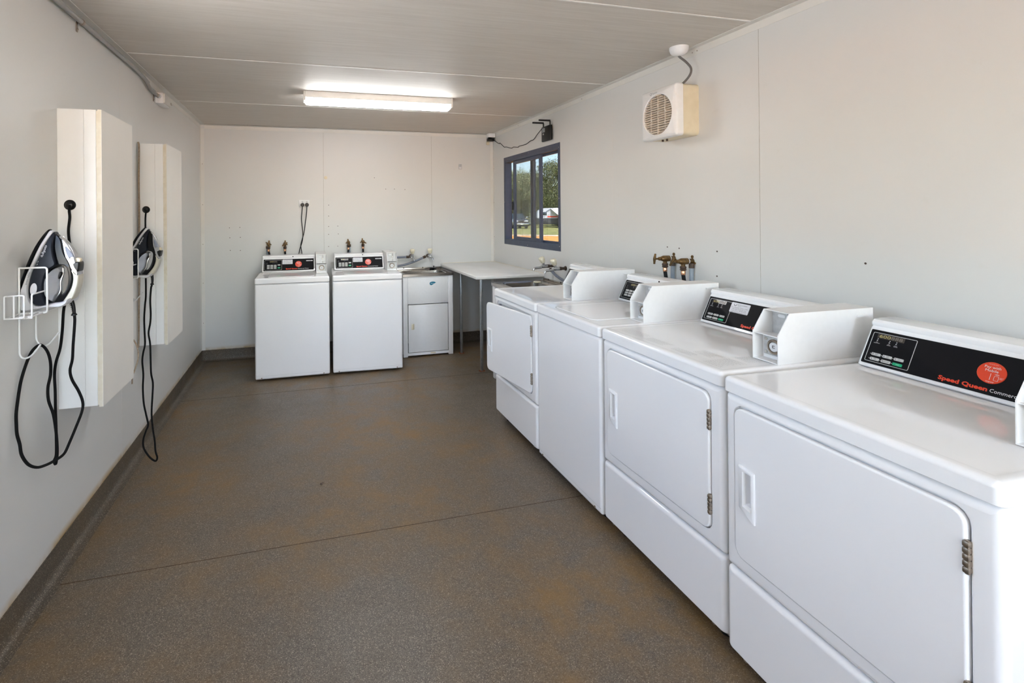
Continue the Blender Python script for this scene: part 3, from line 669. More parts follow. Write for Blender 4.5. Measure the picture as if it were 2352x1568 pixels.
BT = [(.655, 1.178, 2.3, 'first brass tap from the left, above the left washer', .05), (.817, 1.176, .6, 'second brass tap from the left, above the left washer', .012),
      (1.471, 1.178, 1.9, 'left brass tap of the pair above the second back-wall washer', -.03), (1.627, 1.182, -.5, 'right brass tap above the second back-wall washer, handle tilted', .012)]
for x, z, sp, lb, dx in BT:
    brass_tap(x, D, z, 0, lb, sp)
    inlet_hose(x, D, z, 0, down(dx, .02), 'black hose hanging from the ' + lb.split(',')[0])
for y, z, sp, lb, dx in ((2.505, 1.192, 1.4, 'far brass tap of the right-wall pair, upright handle', .012), (2.36, 1.188, .85, 'near brass tap of the right-wall pair, tilted handle', .015)):
    brass_tap(W, y, z, -PI/2, lb, sp)
    inlet_hose(W, y, z, -PI/2, down(dx, .02), 'black hose hanging from the ' + lb.split(',')[0].replace('pair', 'tap pair'))
def pipe(name, pts, r, label, coup=None):
    t = empty(name, pts[0], 0, label, 'pipe', 'blue-grey water pipes'); o = Vector(pts[0])
    MB().tube([tuple(Vector(p)-o) for p in pts], r, 12, 4).build('tube', M['greypipe'], t)
    MB().lathe([(-.004, r*1.25), (.022, r*1.3), (.024, r*1.05)], (0, 0, 0), (0, 0, -1), 14).build('coupling', M['brown'], t)
for y, lb in ((2.497, 'blue-grey water pipe running down the right wall behind the far tap'), (2.349, 'blue-grey water pipe running down the right wall behind the near tap')):
    pipe('water_pipe', [(W-.018, y, 1.172), (W-.018, y+.002, 1.0), (W-.018, y, .8), (W-.018, y, .5)], .0115, lb)
for x, z, lb in ((.638, 1.15, 'blue-grey water pipe behind first hose from the left'), (1.489, 1.15, 'blue-grey water pipe behind third hose from the left')):
    pipe('water_pipe', [(x, D-.018, z), (x, D-.018, 1.0), (x, D-.018, .6)], .010, lb)
def sink_tap(x, y, z, rz, label, swing=0, lean=.32):
    t = empty('sink_tap', (x, y, z), rz, label, 'tap', 'chrome sink taps')
    b = MB(); b.lathe([(0, .020), (.006, .020), (.008, .012), (.040, .012), (.042, .015), (.060, .015)], (0, 0, 0), (0, -1, 0), 14); b.build('wall_fitting', M['brown'], t)
    b = MB(); b.lathe([(.060, .012), (.064, .016), (.085, .015), (.105, .016), (.120, .013)], (0, 0, 0), (0, -1, 0), 16)
    b.cyl((0, -.096, .0), (0, -.103, .035), .013, .012, 14)
    s = math.sin(swing); c = math.cos(swing)
    b.tube([(0, -.100, -.002), (s*.03, -.100-.03*c, -.010), (s*.07, -.10-.07*c, -.014), (s*.09, -.10-.090*c, -.018), (s*.096, -.10-.096*c, -.036)], lambda q: .011-.003*q, 12, 4)
    b.build('spout', M['chrome'], t)
    b = MB(); ax = Vector((0, -math.sin(lean), math.cos(lean))); o = Vector((0, -.101, .030)); a1 = ax.orthogonal().normalized(); a2 = ax.cross(a1); n = 32
    lo = []
    for h, r in ((0, .014), (.006, .019), (.036, .027), (.050, .025), (.056, .019), (.057, .012)):
        lo.append([tuple(o+ax*h+(a1*math.cos(2*PI*i/n)+a2*math.sin(2*PI*i/n))*r*(1+.06*math.cos(8*2*PI*i/n))) for i in range(n)])
    b.loft(lo, True, True); b.build('knob', M['creamk'], t, 50)
    return t
sink_tap(2.165, D, 1.005, 0, 'left chrome tap with cream knob above the badged laundry tub', 0, .10)
sink_tap(2.365, D, 1.005, 0, 'right chrome tap with cream knob above the badged laundry tub', .12, .10)
sink_tap(W, 3.985, 1.000, -PI/2, 'far chrome tap with cream knob on the right wall', .0, .42)
sink_tap(W, 3.775, 1.000, -PI/2, 'near chrome tap with cream knob on the right wall', .0, .42)
def ghose(pts, label):
    t = empty('grey_hose', pts[0], 0, label, 'hose', 'grey washer hoses'); o = Vector(pts[0]); q = [Vector(p)-o for p in pts]
    MB().tube([tuple(p) for p in q], .012, 12, 5).build('hose', M['greyhose'], t)
    d = (q[1]-q[0]).normalized(); MB().lathe([(-.004, .0145), (.028, .0145), (.030, .0125)], (0, 0, 0), d, 12).build('hose_nut', M['brown'], t)
ghose([(2.135, D-.05, 1.000), (2.03, D-.052, .998), (1.93, D-.055, .995), (1.80, D-.055, .985)], 'short grey hose from the left tap over the badged tub')
ghose([(2.325, D-.05, .998), (2.22, D-.055, .955), (2.10, D-.055, .918), (1.98, D-.055, .900), (1.80, D-.055, .89)], 'long curved grey hose from the right tap over the badged tub')
ghose([(W-.05, 3.95, .975), (W-.045, 3.86, .930), (W-.045, 3.74, .905), (W-.045, 3.6, .90), (W-.045, 3.45, .90)], 'grey hose drooping below the taps on the right wall')

# ------------------------------------------------------------------ power point on the back wall
root = empty('power_outlet', (1.018, D, 1.597), 0, 'white double power outlet on back wall above the left washer', 'power outlet')
MB().rbox(-.058, -.010, -.038, .058, 0, .038, .004, 2).build('faceplate', M['plast'], root)
for x in (-.024, .024): MB().rbox(x-.007, -.013, .012, x+.007, -.008, .026, .002, 2).build('switch', M['btn'], root)
def plug(x, pts, label, out=.022):
    t = empty('power_plug', (x, D-.010, 1.583), 0, label, 'power plug', 'black power plugs'); o = t.location.copy()
    MB().lathe([(0, .018), (.004, .020), (.022, .019), (.030, .014)], (0, 0, 0), (0, -1, 0), 18).build('plug_body', M['black'], t)
    MB().tube([(0, -.018, -.012)] + [(p[0]-x, -out, p[1]-1.583) for p in pts], .0042, 8, 5).build('cord', M['rubber'], t)
plug(.997, [(.990, 1.50), (.986, 1.42), (.998, 1.28), (.992, 1.20), (.968, 1.12), (.950, 1.03), (.94, .9)], 'left black plug in the double outlet, its cord crossing the other')
plug(1.042, [(1.038, 1.50), (1.025, 1.40), (1.008, 1.28), (.985, 1.20), (.976, 1.15), (.985, 1.09), (.988, 1.03), (.99, .9)], 'right black plug in the double outlet, its cord crossing the other', .036)
root = empty('wall_tag', (2.76, D, 2.016), 0, 'small grey holder fixed high on the right of the back wall', 'holder')
MB().rbox(-.019, -.008, -.030, .019, 0, .030, .003, 2).build('holder_body', M['greyplate'], root)
MB().rbox(-.013, -.0095, -.024, .013, -.006, -.002, .002, 1).build('holder_window', M['label'], root)

# ------------------------------------------------------------------ ironing cupboards
def ironing_cupboard(y0, label):
    t = empty('ironing_cupboard', (0, y0, .66), 0, label, 'ironing cupboard', 'fold-out ironing cupboards')
    d, hh = .394, 1.268
    b = MB(); b.rbox(0, 0, 0, .098, d, hh, .0015, 1); b.build('cupboard_frame', M['lam'], t, smooth=False)
    b = MB(); b.rbox(.0985, 0, .001, .144, d, hh, .0015, 1); b.build('board_tray', M['lam'], t, smooth=False)
    b = MB(); b.box(.144, .004, .004, .150, d-.004, hh-.004); b.build('seal_strip', M['edge'], t, smooth=False)
    b = MB(); b.box(.150, .0006, -.004, .164, d, hh+.001); dr = b.build('door', M['edge'], t, smooth=False)
    b = MB(); b.box(.164, .0006, -.004, .1655, d, hh+.001); b.build('door_face', M['door'], dr, smooth=False)
    return t
cA = ironing_cupboard(2.402, 'nearer tall white ironing cupboard on the left wall')
cB = ironing_cupboard(3.447, 'farther tall white ironing cupboard on the left wall')
for c, z in ((cA, .860), (cB, .853)):
    b = MB(frame((.047, 0, z), (1, 0, 0), (0, 0, 1)))
    b.loft([circ(0, 0, .022, 0, 24), circ(0, 0, .022, .003, 24), circ(0, 0, .018, .006, 24), circ(0, 0, .013, .005, 24), circ(0, 0, .012, .010, 24), circ(0, 0, .006, .013, 24)], True, True); b.build('cable_gland', M['black'], c)

# ------------------------------------------------------------------ iron holders and irons
def bend(pts, r=.010):
    P = [Vector(p) for p in pts]; o = [P[0]]
    for a, c, d in zip(P, P[1:], P[2:]):
        q = min(r, (c-a).length*.45, (d-c).length*.45); u = c+(a-c).normalized()*q; v = c+(d-c).normalized()*q
        o += [u*(1-t)**2 + c*2*t*(1-t) + v*t*t for t in (0, .25, .5, .75, 1)]
    return o+[P[-1]]
def holder(y0, label):
    t = empty('iron_holder', (0, y0, 1.12), 0, label, 'iron holder', 'white wire iron holders')
    r = .0033
    for k, y in enumerate((.0, .115)):
        b = MB(); zt = .165
        b.tube(bend([(.006, y, zt), (.092, y, zt), (.092, y, 0), (.006, y, 0)]), r, 8, 1)
        b.build('side_arm', M['plast'], t)
        b = MB(); b.tube([(.005, y, zt+.002), (.005, y, .0), (.005, y, -.12), (.007, y, -.150), (.020, y, -.162), (.040, y, -.155), (.058, y, -.133), (.070, y, -.115)][::1] if k == 0 else
                        [(.005, y, zt+.002), (.005, y, .0), (.005, y, -.10), (.010, y, -.130), (.026, y, -.146), (.045, y, -.142), (.066, y, -.118), (.080, y, -.098)], r, 8, 4); b.build('cord_hook', M['plast'], t)
    for k, y in enumerate((-.095, .150)):
        b = MB(); b.tube(bend([(.03, y, 0), (.006, y, 0), (.006, y, .078), (.064, y, .078), (.064, y, 0), (.03, y, 0)], .006), r*.85, 8, 1); b.tube([(.034, y, 0), (.034, y, .078)], r*.85, 8, 1); b.build('tray_end', M['plast'], t)
    b = MB(); b.tube(bend([(.04, -.075, 0), (.078, -.075, 0), (.078, -.075, .078), (.078, .03, .078), (.078, .03, 0), (.04, .03, 0)], .006), r*.85, 8, 1); b.build('front_rail', M['plast'], t)
    b = MB()
    for x in (.006, .034, .064, .078): b.tube([(x, -.095 if x < .07 else -.075, 0), (x, .150, 0)], r*.85, 8, 1)
    for y in (-.075, .03): b.tube([(.006, y, -.004), (.080, y, -.004)], r*.85, 8, 1)
    b.build('tray_floor', M['plast'], t)
    return t
holder(2.100, 'nearer white wire iron holder with cord hooks on left wall')
holder(3.130, 'farther white wire iron holder, partly behind the nearer ironing cupboard')
IR = {
'soleplate':('gloss',1.02,[(.076,1.422),(.0817,1.4173),(.0724,1.3975),(.0539,1.3553),(.0332,1.2949),(.0194,1.2557),(.008,1.2166),(.0034,1.1957),(0,1.2011),(-.0003,1.2222),(.0105,1.2614),(.0231,1.3058),(.0426,1.3609),(.0633,1.403)]),
'skirt':('pearl',1.0,[(.0817,1.4173),(.0931,1.4105),(.0745,1.3708),(.056,1.3181),(.0422,1.2814),(.0329,1.2473),(.027,1.2025),(.0324,1.1652),(.0527,1.1442),(.0847,1.1465),(.1077,1.1506),(.1285,1.1522),(.1401,1.1569),(.1542,1.1643),(.1494,1.1457),(.1261,1.134),(.08,1.1347),(.0052,1.1283),(.0034,1.1957),(.008,1.2166),(.0194,1.2557),(.0332,1.2949),(.0539,1.3553),(.0724,1.3975)]),
'water_tank':('navyplastic',.96,[(.0931,1.4105),(.1004,1.4028),(.0979,1.3596),(.1041,1.322),(.112,1.2923),(.0923,1.2742),(.0807,1.2533),(.0729,1.2137),(.0761,1.1736),(.0847,1.1465),(.0527,1.1442),(.0324,1.1652),(.027,1.2025),(.0329,1.2473),(.0422,1.2814),(.056,1.3181),(.0745,1.3708)]),
'handle':('gloss',.55,[(.1004,1.4028),(.1194,1.3832),(.1296,1.3373),(.148,1.2991),(.1567,1.2719),(.1604,1.234),(.1544,1.202),(.1402,1.173),(.1262,1.1509),(.1077,1.1506),(.0996,1.1531),(.1148,1.177),(.1263,1.1778),(.1392,1.1973),(.1453,1.2347),(.142,1.2697),(.1339,1.2848),(.1224,1.2879),(.112,1.2923),(.1041,1.322),(.0979,1.3596)]),
'top_cover':('silver',.5,[(.1114,1.3962),(.1195,1.3912),(.1414,1.3666),(.1645,1.3202),(.1781,1.2495),(.1664,1.2527),(.1525,1.2721),(.1364,1.3049),(.1273,1.3428),(.1194,1.3805)]),
'rear_cover':('champagne',.5,[(.1781,1.2495),(.1792,1.2359),(.1755,1.2064),(.1636,1.1692),(.1541,1.1562),(.1285,1.1522),(.1402,1.173),(.1544,1.202),(.1604,1.234),(.1567,1.2706),(.1664,1.2527)]),
'saddle':('silver',.88,[(.1177,1.2814),(.1227,1.2731),(.1226,1.2517),(.1174,1.2251),(.1172,1.1929),(.1101,1.1719),(.0985,1.1532),(.0836,1.1625),(.0746,1.1843),(.0725,1.2137),(.0749,1.2376),(.083,1.2586),(.0992,1.2767)]),
'temperature_dial':('black',.32,[(.1153,1.2627),(.121,1.2571),(.1175,1.2438),(.1105,1.2348),(.1071,1.2443),(.1094,1.2549)]),
'button_pad':('greyhose',.53,[(.1344,1.3614),(.1529,1.3421),(.1645,1.3175),(.1551,1.3151),(.1504,1.3071),(.1411,1.3209),(.1331,1.3453)]),
'steam_knob':('cream',.22,[(.1621,1.3122),(.1785,1.3103),(.1796,1.2981),(.1713,1.293),(.162,1.2987)]),
'thumb_rest':('black',.52,[(.1596,1.2934),(.1796,1.2981),(.1807,1.2764),(.1759,1.2604),(.1642,1.2743)]),
}
def puff(b, poly, hf, taper=None):
    from mathutils.geometry import tessellate_polygon
    poly = [(q.x, q.y) for q in spline([Vector((x, z, 0)) for x, z in poly], 3, True)]; n = len(poly)
    def inset(q):
        o = []
        for i in range(n):
            a, c, d = Vector(poly[i-1]), Vector(poly[i]), Vector(poly[(i+1) % n])
            e1 = (c-a).normalized(); e2 = (d-c).normalized(); nn = Vector((-(e1.y+e2.y), e1.x+e2.x))
            nn = nn.normalized() if nn.length > 1e-5 else Vector((-e1.y, e1.x))
            o.append(c + nn*q*sgn)
        return o
    area = sum(poly[i][0]*poly[(i+1) % n][1]-poly[(i+1) % n][0]*poly[i][1] for i in range(n)); sgn = 1 if area > 0 else -1
    lo = []
    for t, q in ((-1, .0040), (-.95, .0020), (-.86, .0007), (-.70, 0), (0, 0), (.70, 0), (.86, .0007), (.95, .0020), (1, .0040)):
        lo.append([(p.x, t*hf(o[1])*(max(.12, 1-.88*max(0, (o[0]-taper)/.046)) if taper else 1), p.y) for p, o in zip(inset(q), poly)])
    b.loft(lo)
    tris = tessellate_polygon([[Vector((x, z, 0)) for x, z in poly]])
    for l in (lo[0], lo[-1]): b.add(l, [tuple(t) for t in tris])
def iron(loc, label, cordpts, tilt=0, texts=True):
    t = empty('steam_iron', loc, 0, label, 'iron', 'steam irons'); t.rotation_euler = (0, tilt, 0)
    inv = (Matrix.Translation(loc) @ Matrix.Rotation(tilt, 4, 'Y')).inverted()
    def hw(z):
        q = max(0, min(1, (z-1.137)/.288)); return .052*math.sqrt(max(1-q**2.4, .012))
    O = (0, 0, 1.128)
    for nm, (mt, k, poly) in IR.items():
        b = MB(Matrix.Translation((0, 0, -1.128))); puff(b, poly, (lambda z, k=k: k*hw(z)) if nm != 'steam_knob' else (lambda z: .012), .076 if nm == 'saddle' else None); b.build(nm, M[mt], t, 40)
    # smooth round grip following the handle loop
    b = MB(Matrix.Translation((0, 0, -1.128))); b.tube([(.118, 0, 1.348), (.134, 0, 1.315), (.150, 0, 1.282), (.154, 0, 1.245), (.150, 0, 1.21), (.138, 0, 1.178), (.12, 0, 1.162)], lambda q: .013+.003*math.sin(q*PI), 12, 4); b.build('grip', M['gloss'], t, 60)
    side = frame((0, -.0505, -1.128), (1, 0, 0), (0, 0, 1))
    b = MB(frame((0, -.0512, -1.128), (1, 0, 0), (0, 0, 1))); b.loft([[(.0468+.0105*math.cos(a)+.002*math.sin(a), 1.2055+.022*math.sin(a), 0) for a in [2*PI*i/20 for i in range(20)]], [(.0468+.0105*math.cos(a)+.002*math.sin(a), 1.2055+.022*math.sin(a), .0012) for a in [2*PI*i/20 for i in range(20)]]], True, True); b.build('worn_sticker', M['label'], t)
    def along(p0, p1, h, off): 
        d = Vector((p1[0]-p0[0], p1[1]-p0[1])).normalized()
        return frame((p0[0], off, p0[1]-1.128), (d.x, 0, d.y), (-d.y, 0, d.x))
    if texts:
        b = MB(along((.083, 1.365), (.066, 1.318), .006, -.0465)); put_text(b, 'comfigrip', 0, 0, w=.045, h=.0085); b.build('model_lettering', M['label'], t, smooth=False)
        b = MB(along((.0335, 1.268), (.0195, 1.213), .005, -.0522)); put_text(b, 'morphy richards', 0, 0, w=.046, h=.0052); b.build('brand_lettering', M['ink'], t, smooth=False)
        b = MB(frame((0, -.0478, -1.128), (1, 0, 0), (0, 0, 1)))
        for x, z in ((.056, 1.303), (.0535, 1.293), (.05, 1.281)): b.tube([(x, z, 0), (x+.004, z+.001, 0), (x+.004, z+.005, 0)], .0006, 4, 1)
        b.build('symbols', M['btn'], t, smooth=False)
    b = MB(Matrix.Translation((0, 0, -1.128)))
    pts = [(.138, 0, 1.162), (.146, 0, 1.150), (.151, 0, 1.135), (.154, 0, 1.115), (.155, 0, 1.096)]
    b.tube(pts, lambda q: .0085-.003*q, 10, 4)
    for k in range(8): b.lathe([(0, .0075-.0003*k), (.002, .0075-.0003*k)], (.1435+.0014*k, 0, 1.153-.0066*k), (.25, 0, -1), 10)
    b.lathe([(0, .006), (.006, .010), (.009, .010)], (.1545, 0, 1.103), (0.05, 0, -1), 12); b.build('cord_guard', M['black'], t, 60)
    b = MB(); b.tube([tuple(inv @ Vector(q)) for q in cordpts], .0052, 8, 5); b.build('cord', M['cord'], t, 60)
    return t
# nearer iron: cord drops, swings round over the hook, and climbs to the gland of the cupboard
CORD1 = [(.155,2.158,1.100),(.156,2.159,1.07),(.146,2.17,.983),(.139,2.18,.923),(.131,2.18,.881),(.134,2.19,.841),(.151,2.2,.794),(.165,2.2,.75),(.162,2.2,.712),(.146,2.19,.659),(.132,2.17,.61),(.121,2.15,.576),(.094,2.14,.559),(.075,2.12,.555),(.054,2.105,.557),(.034,2.09,.578),(.019,2.08,.618),(.018,2.07,.661),(.012,2.066,.698),(.009,2.068,.734),(.008,2.07,.772),(.008,2.08,.814),(.009,2.088,.848),(.010,2.098,.879),(.011,2.118,.914),(.012,2.145,.948),(.016,2.172,.973),(.028,2.196,.982),(.041,2.214,.954),(.045,2.23,.908),(.041,2.24,.854),(.032,2.24,.804),(.034,2.24,.753),(.049,2.24,.7),(.055,2.245,.638),(.057,2.25,.576),(.057,2.25,.533),(.052,2.25,.499),(.044,2.258,.510),(.046,2.27,.529),(.044,2.275,.603),(.038,2.285,.686),(.031,2.3,.766),(.029,2.3,.837),(.035,2.3,.888),(.049,2.3,.94),(.057,2.3,1.01),(.07,2.28,1.092),(.08,2.275,1.136),(.1,2.275,1.223),(.097,2.29,1.291),(.077,2.32,1.359),(.061,2.35,1.412),(.058,2.37,1.466),(.053,2.378,1.495),(.050,2.392,1.518)]
CORD2 = [(.147,3.188,1.085),(.144,3.19,1.066),(.139,3.195,1.05),(.133,3.2,.979),(.135,3.2,.902),(.132,3.2,.847),(.123,3.2,.789),(.131,3.2,.725),(.133,3.2,.623),(.135,3.2,.552),(.144,3.2,.495),(.141,3.2,.419),(.136,3.2,.318),(.142,3.2,.228),(.151,3.2,.163),(.155,3.2,.099),(.164,3.2,.06),(.154,3.21,.036),(.133,3.22,.042),(.109,3.225,.068),(.085,3.23,.112),(.083,3.23,.159),(.097,3.23,.208),(.109,3.23,.245),(.095,3.24,.307),(.081,3.25,.369),(.077,3.25,.459),(.08,3.25,.536),(.075,3.25,.613),(.08,3.25,.664),(.09,3.25,.715),(.088,3.25,.793),(.084,3.26,.868),(.086,3.27,.944),(.088,3.28,.994),(.083,3.3,1.082),(.073,3.33,1.198),(.063,3.37,1.302),(.055,3.4,1.381),(.05,3.42,1.462),(.050,3.437,1.511)]
iron((0, 2.1575, 1.129), 'nearer silver and navy steam iron standing in the nearer wire holder', CORD1)
iron((-.002, 3.188, 1.128), 'farther steam iron standing in the holder beside the second ironing cupboard', CORD2, math.radians(8))
t = empty('cable_loop', (.146, 2.83, .845), 0, 'loop of dusty beige cable hanging below the gap between ironing cupboards', 'cable')
MB().tube([(0-.1,-.01,.02), (-.03,-.005,.012), (0, 0, 0), (.014, .01, -.023), (.025, .01, -.058), (.027, .01, -.103), (.013, .01, -.158), (0, .01, -.195), (-.002, .01, -.235)], .0035, 7, 4).build('loop', M['twine'], t)
MB().tube([(-.006, .004, -.02), (.004, .004, -.08), (-.003, .006, -.14), (0, .008, -.2)], .003, 7, 4).build('tail', M['twine'], t)
tag(MB().tube([(.006,3.440,1.935),(.012,3.436,1.90),(.009,3.437,1.7),(.011,3.434,1.5),(.009,3.436,1.3),(.012,3.428,1.13),(.009,3.424,.92),(.010,3.415,.76),(.008,3.41,.66)], .0055, 7, 5).build('wall_cable', M['twine']), 'dusty beige cable running down the wall beside the farther ironing cupboard', 'cable')
# ------------------------------------------------------------------ conduit and junction box, left wall
CS = REAR+2.35
t = empty('conduit', (.022, REAR, 2.362), 0, 'grey electrical conduit along the top of the left wall', 'conduit')
MB().tube([(0, 0, 0), (0, 2-CS, .001), (0, 4.4-CS, .001), (0, 5.0-CS, .004), (0, 5.53-CS, .004), (0, 5.80-CS, 0), (0, 5.92-CS, -.016), (0, 6.0-CS, -.043), (0, 6.10-CS, -.047), (0, 6.19-CS, -.047), (0, 6.215-CS, -.047)], .0115, 12, 4).build('pipe', varied('grey_conduit', (.30, .295, .285), (.34, .335, .32), 30, .4), t, 60)
MB().tube([(-.006, 0, .012), (-.006, 3-CS, .013), (-.006, 5.0-CS, .014), (-.006, 5.9-CS, .010), (-.010, 6.0-CS, -.018), (-.012, 6.15-CS, -.020)], .006, 8, 3).build('cable', M['galv'], t, 60)
for y, z in ((4.945-CS, .003), (6.14-CS, -.047)):
    b = MB(); b.lathe([(-.008, .0135), (.008, .0135)], (0, y, z), (0, 1, 0), 14); b.box(-.021, y-.008, z-.045, -.018, y+.008, z); b.lathe([(0, .005), (.004, .004)], (-.018, y, z-.034), (1, 0, 0), 8); b.build('saddle_clip', M['hinge'], t)
t = empty('junction_box', (0, 3.835, 2.268), 0, 'white junction box at the end of the conduit, left wall', 'junction box')
MB().rbox(0, 0, 0, .052, .17, .075, .004, 2).build('box_body', M['plast'], t)
MB().rbox(.048, .004, .004, .062, .166, .071, .004, 2).build('box_lid', M['trim'], t)
MB().lathe([(0, .016), (.006, .016), (.008, .013)], (.024, 0, .048), (0, -1, 0), 16).build('entry', M['greyplate'], t)
b = MB(); b.box(0, 4.22, 2.345, .003, 4.25, 2.357); b.tube([(.003, 4.20, 2.35), (.012, 4.225, 2.352), (.003, 4.25, 2.35), (.003, 4.285, 2.349)], .003, 6, 3)
tag(b.build('saddle_clip', M['hinge']), 'loose rusty saddle clip beyond the junction box, left wall', 'clip')
# ------------------------------------------------------------------ ceiling battens (the one in view, two unseen ones added for fill)
def batten(x, y, label, diff='diff'):
    t = empty('fluorescent_light', (x, y, H), 0, label, 'ceiling light'); w = 1.16
    MB().rbox(0, -.055, -.050, w, .055, 0, .003, 2).build('lamp_body', M['lampbody'], t)
    b = MB(); c = [(-.052, -.048), (-.050, -.078), (-.036, -.090), (.036, -.090), (.050, -.078), (.052, -.048)]
    b.loft([[(xx, yy*(1 if 0 < k < 3 else .82), zz if 0 < k < 3 else -.048+(zz+.048)*.75) for yy, zz in c] for k, xx in enumerate((.012, .022, w-.022, w-.012))], True, True); b.build('diffuser', M[diff], t)
    for xx in (0, w-.014): MB().rbox(xx-.001, -.058, -.072, xx+.015, .058, 0, .003, 2).build('end_cap', M['lampbody'], t)
batten(1.011, 3.835, 'lit fluorescent batten on the ceiling above the room')
batten(.55, -.95, 'unseen fill batten added on the ceiling behind the camera', 'diff_fill')
batten(.55, -2.2, 'unseen fill batten added on the ceiling by the added rear window', 'diff_fill')
# ------------------------------------------------------------------ exhaust fan with ceiling rose
FY0, FY1, FZ0, FZ1 = 2.262, 2.545, 1.902, 2.178      # on the right wall
t = empty('exhaust_fan', (W, FY1+.045, FZ0), -PI/2, 'white and cream exhaust fan high on the right wall', 'exhaust fan')
fw_, fh_ = .286, .290; fd = .152
b = MB(FR); bb = (0, 0, fw_, fh_, .022)
b.loft([rri(bb, .0, 0), rri(bb, 0, fd-.048)], True, True); b.build('fan_housing', M['cream'], t)
b = MB(FR); k_ = 12; bb = (-.002, -.002, fw_+.002, fh_+.002, .014); n_ = 4*(k_+1)
ell = lambda r, z: [(fw_*.5+math.cos(math.radians(45*0)+2*PI*0)*0+0, 0, 0)]
def facel(ins, z, bow=0):
    return [(x, y, z+bow*(1-((x-fw_/2)/(fw_/2))**2)) for x, y, _ in rri(bb, ins, 0, k_)]
def hole(r, z):
    o = []
    for c in range(4):
        for i in range(k_+1):
            a = math.radians(c*90+90*i/k_*.999+.04); o.append((fw_/2+math.cos(a)*r, fh_*.47+math.sin(a)*r, z))
    return o
b.loft([facel(0, fd-.046), facel(0, fd-.012), facel(.003, fd-.004), facel(.012, fd, .008), hole(.121, fd+.010), hole(.117, fd+.006), hole(.117, fd-.03)])
b.build('front_cover', M['plast'], t, 40)
b = MB(FR)
for i in range(18):
    y = fh_*.47-.114+i*.0134; hw_ = math.sqrt(max(.117**2-(y-fh_*.47)**2, 0))
    if hw_ > .01: b.add([(fw_/2-hw_, y-.002, fd+.004), (fw_/2+hw_, y-.002, fd+.004), (fw_/2+hw_, y+.0018, fd+.004), (fw_/2-hw_, y+.0018, fd+.004), (fw_/2-hw_, y-.010, fd-.012), (fw_/2+hw_, y-.010, fd-.012), (fw_/2+hw_, y-.008, fd-.012), (fw_/2-hw_, y-.008, fd-.012)], [(0,1,2,3), (0,4,5,1), (3,2,6,7), (4,7,6,5), (0,3,7,4), (1,5,6,2)])
for dx in (-.058, 0, .058):
    hh_ = math.sqrt(.117**2-dx*dx); b.box(fw_/2+dx-.003, fh_*.47-hh_, fd-.012, fw_/2+dx+.003, fh_*.47+hh_, fd+.003)
b.build('grille', M['grille'], t, smooth=False)
b = MB(FR); b.cyl((fw_/2, fh_*.47, fd-.05), (fw_/2, fh_*.47, fd-.03), .117, n=40); b.build('fan_interior', M['brownvoid'], t)
b = MB(FR); put_text(b, 'Xpelair', fw_*.36, fh_*.905, w=.048, z=fd+.0108); b.loft([circ(fw_*.33, fh_*.915, .008, fd+.0104, 14), circ(fw_*.33, fh_*.915, .005, fd+.0108, 14)]); b.build('brand_lettering', M['inkgrey'], t, smooth=False)
b = MB(FR)
for x in (.095, .13): b.cyl((x, .002, fd-.07), (x, -.012, fd-.07), .006, n=10)
b.build('cord_inlet', M['brown'], t)
t = empty('ceiling_rose', (3.063, 2.336, H), 0, 'white ceiling rose with grey cable feeding the exhaust fan', 'ceiling rose')
MB().lathe([(0, .050), (.012, .050), (.030, .044), (.042, .032), (.050, .014)], (0, 0, 0), (0, 0, -1), 26).build('rose_cover', M['plast'], t)
MB().tube([(0, 0, -.048), (.004, -.004, -.058), (.022, -.028, -.090), (.035, -.05, -.13), (.033, -.045, -.165), (.020, -.015, -.200), (.006, .005, -.212)], .0062, 9, 5).build('cable', mat('grey_cable', (.13, .12, .11), .5), t, 60)
# ------------------------------------------------------------------ router, adaptor and corner socket
t = empty('wifi_router', (W, 4.128, 2.125), -PI/2, 'black router with two antennas above the window', 'router')
b = MB(FR); b.rbox(.0, 0, .012, .165, .135, .036, .006, 2); b.build('router_body', M['black'], t)
b = MB(FR); b.box(.018, .082, .0362, .070, .120, .037); b.build('router_label', M['inkgrey'], t, smooth=False)
b = MB(FR); b.box(.03, .06, .0362, .05, .072, .037); b.build('router_light', M['btn'], t, smooth=False)
for x in (.02, .145):
    b = MB(FR); b.cyl((x, .132, .024), (x, .170, .024), .006, n=10); b.cyl((x+.004, .172, .024), (x-.02, .176, .125), .0085, .0075, 12); b.build('antenna', M['black'], t)
b = MB(); pts = [(W-.03,5.35,2.345),(W-.02,5.24,2.284),(W-.012,5.18,2.26),(W-.014,5.16,2.266),(W-.010,5.05,2.205),(W-.010,5.0,2.20),(W-.010,4.855,2.168),(W-.012,4.80,2.172),(W-.010,4.69,2.155),(W-.012,4.66,2.162),(W-.010,4.51,2.160),(W-.012,4.40,2.178),(W-.010,4.335,2.182),(W-.013,4.26,2.215),(W-.022,4.166,2.243),(W-.026,4.128,2.255)]
b.tube(pts, .0032, 7, 3); t = empty('adaptor', (W-.045, D-.06, 2.335), 0, 'black plug-in adaptor with thin cable to the router, far right corner', 'adaptor')
for o in [b.build('cable', M['rubber'], t, 60)]: o.matrix_parent_inverse = Matrix.Translation(t.location).inverted()
MB().rbox(-.045, -.03, -.022, .028, .03, .010, .004, 2).build('adaptor_body', M['black'], t)
MB().rbox(-.035, -.02, .008, 0, .02, .018, .002, 2).build('plug_base', M['black'], t)
t = empty('corner_socket', (W-.045, D-.055, 2.354), 0, 'white power socket box at ceiling in the far right corner', 'power socket')
MB().rbox(-.045, -.045, 0, .035, .035, .045, .003, 2).build('socket_box', M['plast'], t)
tag(MB().rbox(W-.085, D-.014, 2.275, W-.045, D, 2.315, .006, 3).build('sensor', M['cream']), 'small cream sensor on back wall below the corner socket', 'sensor')
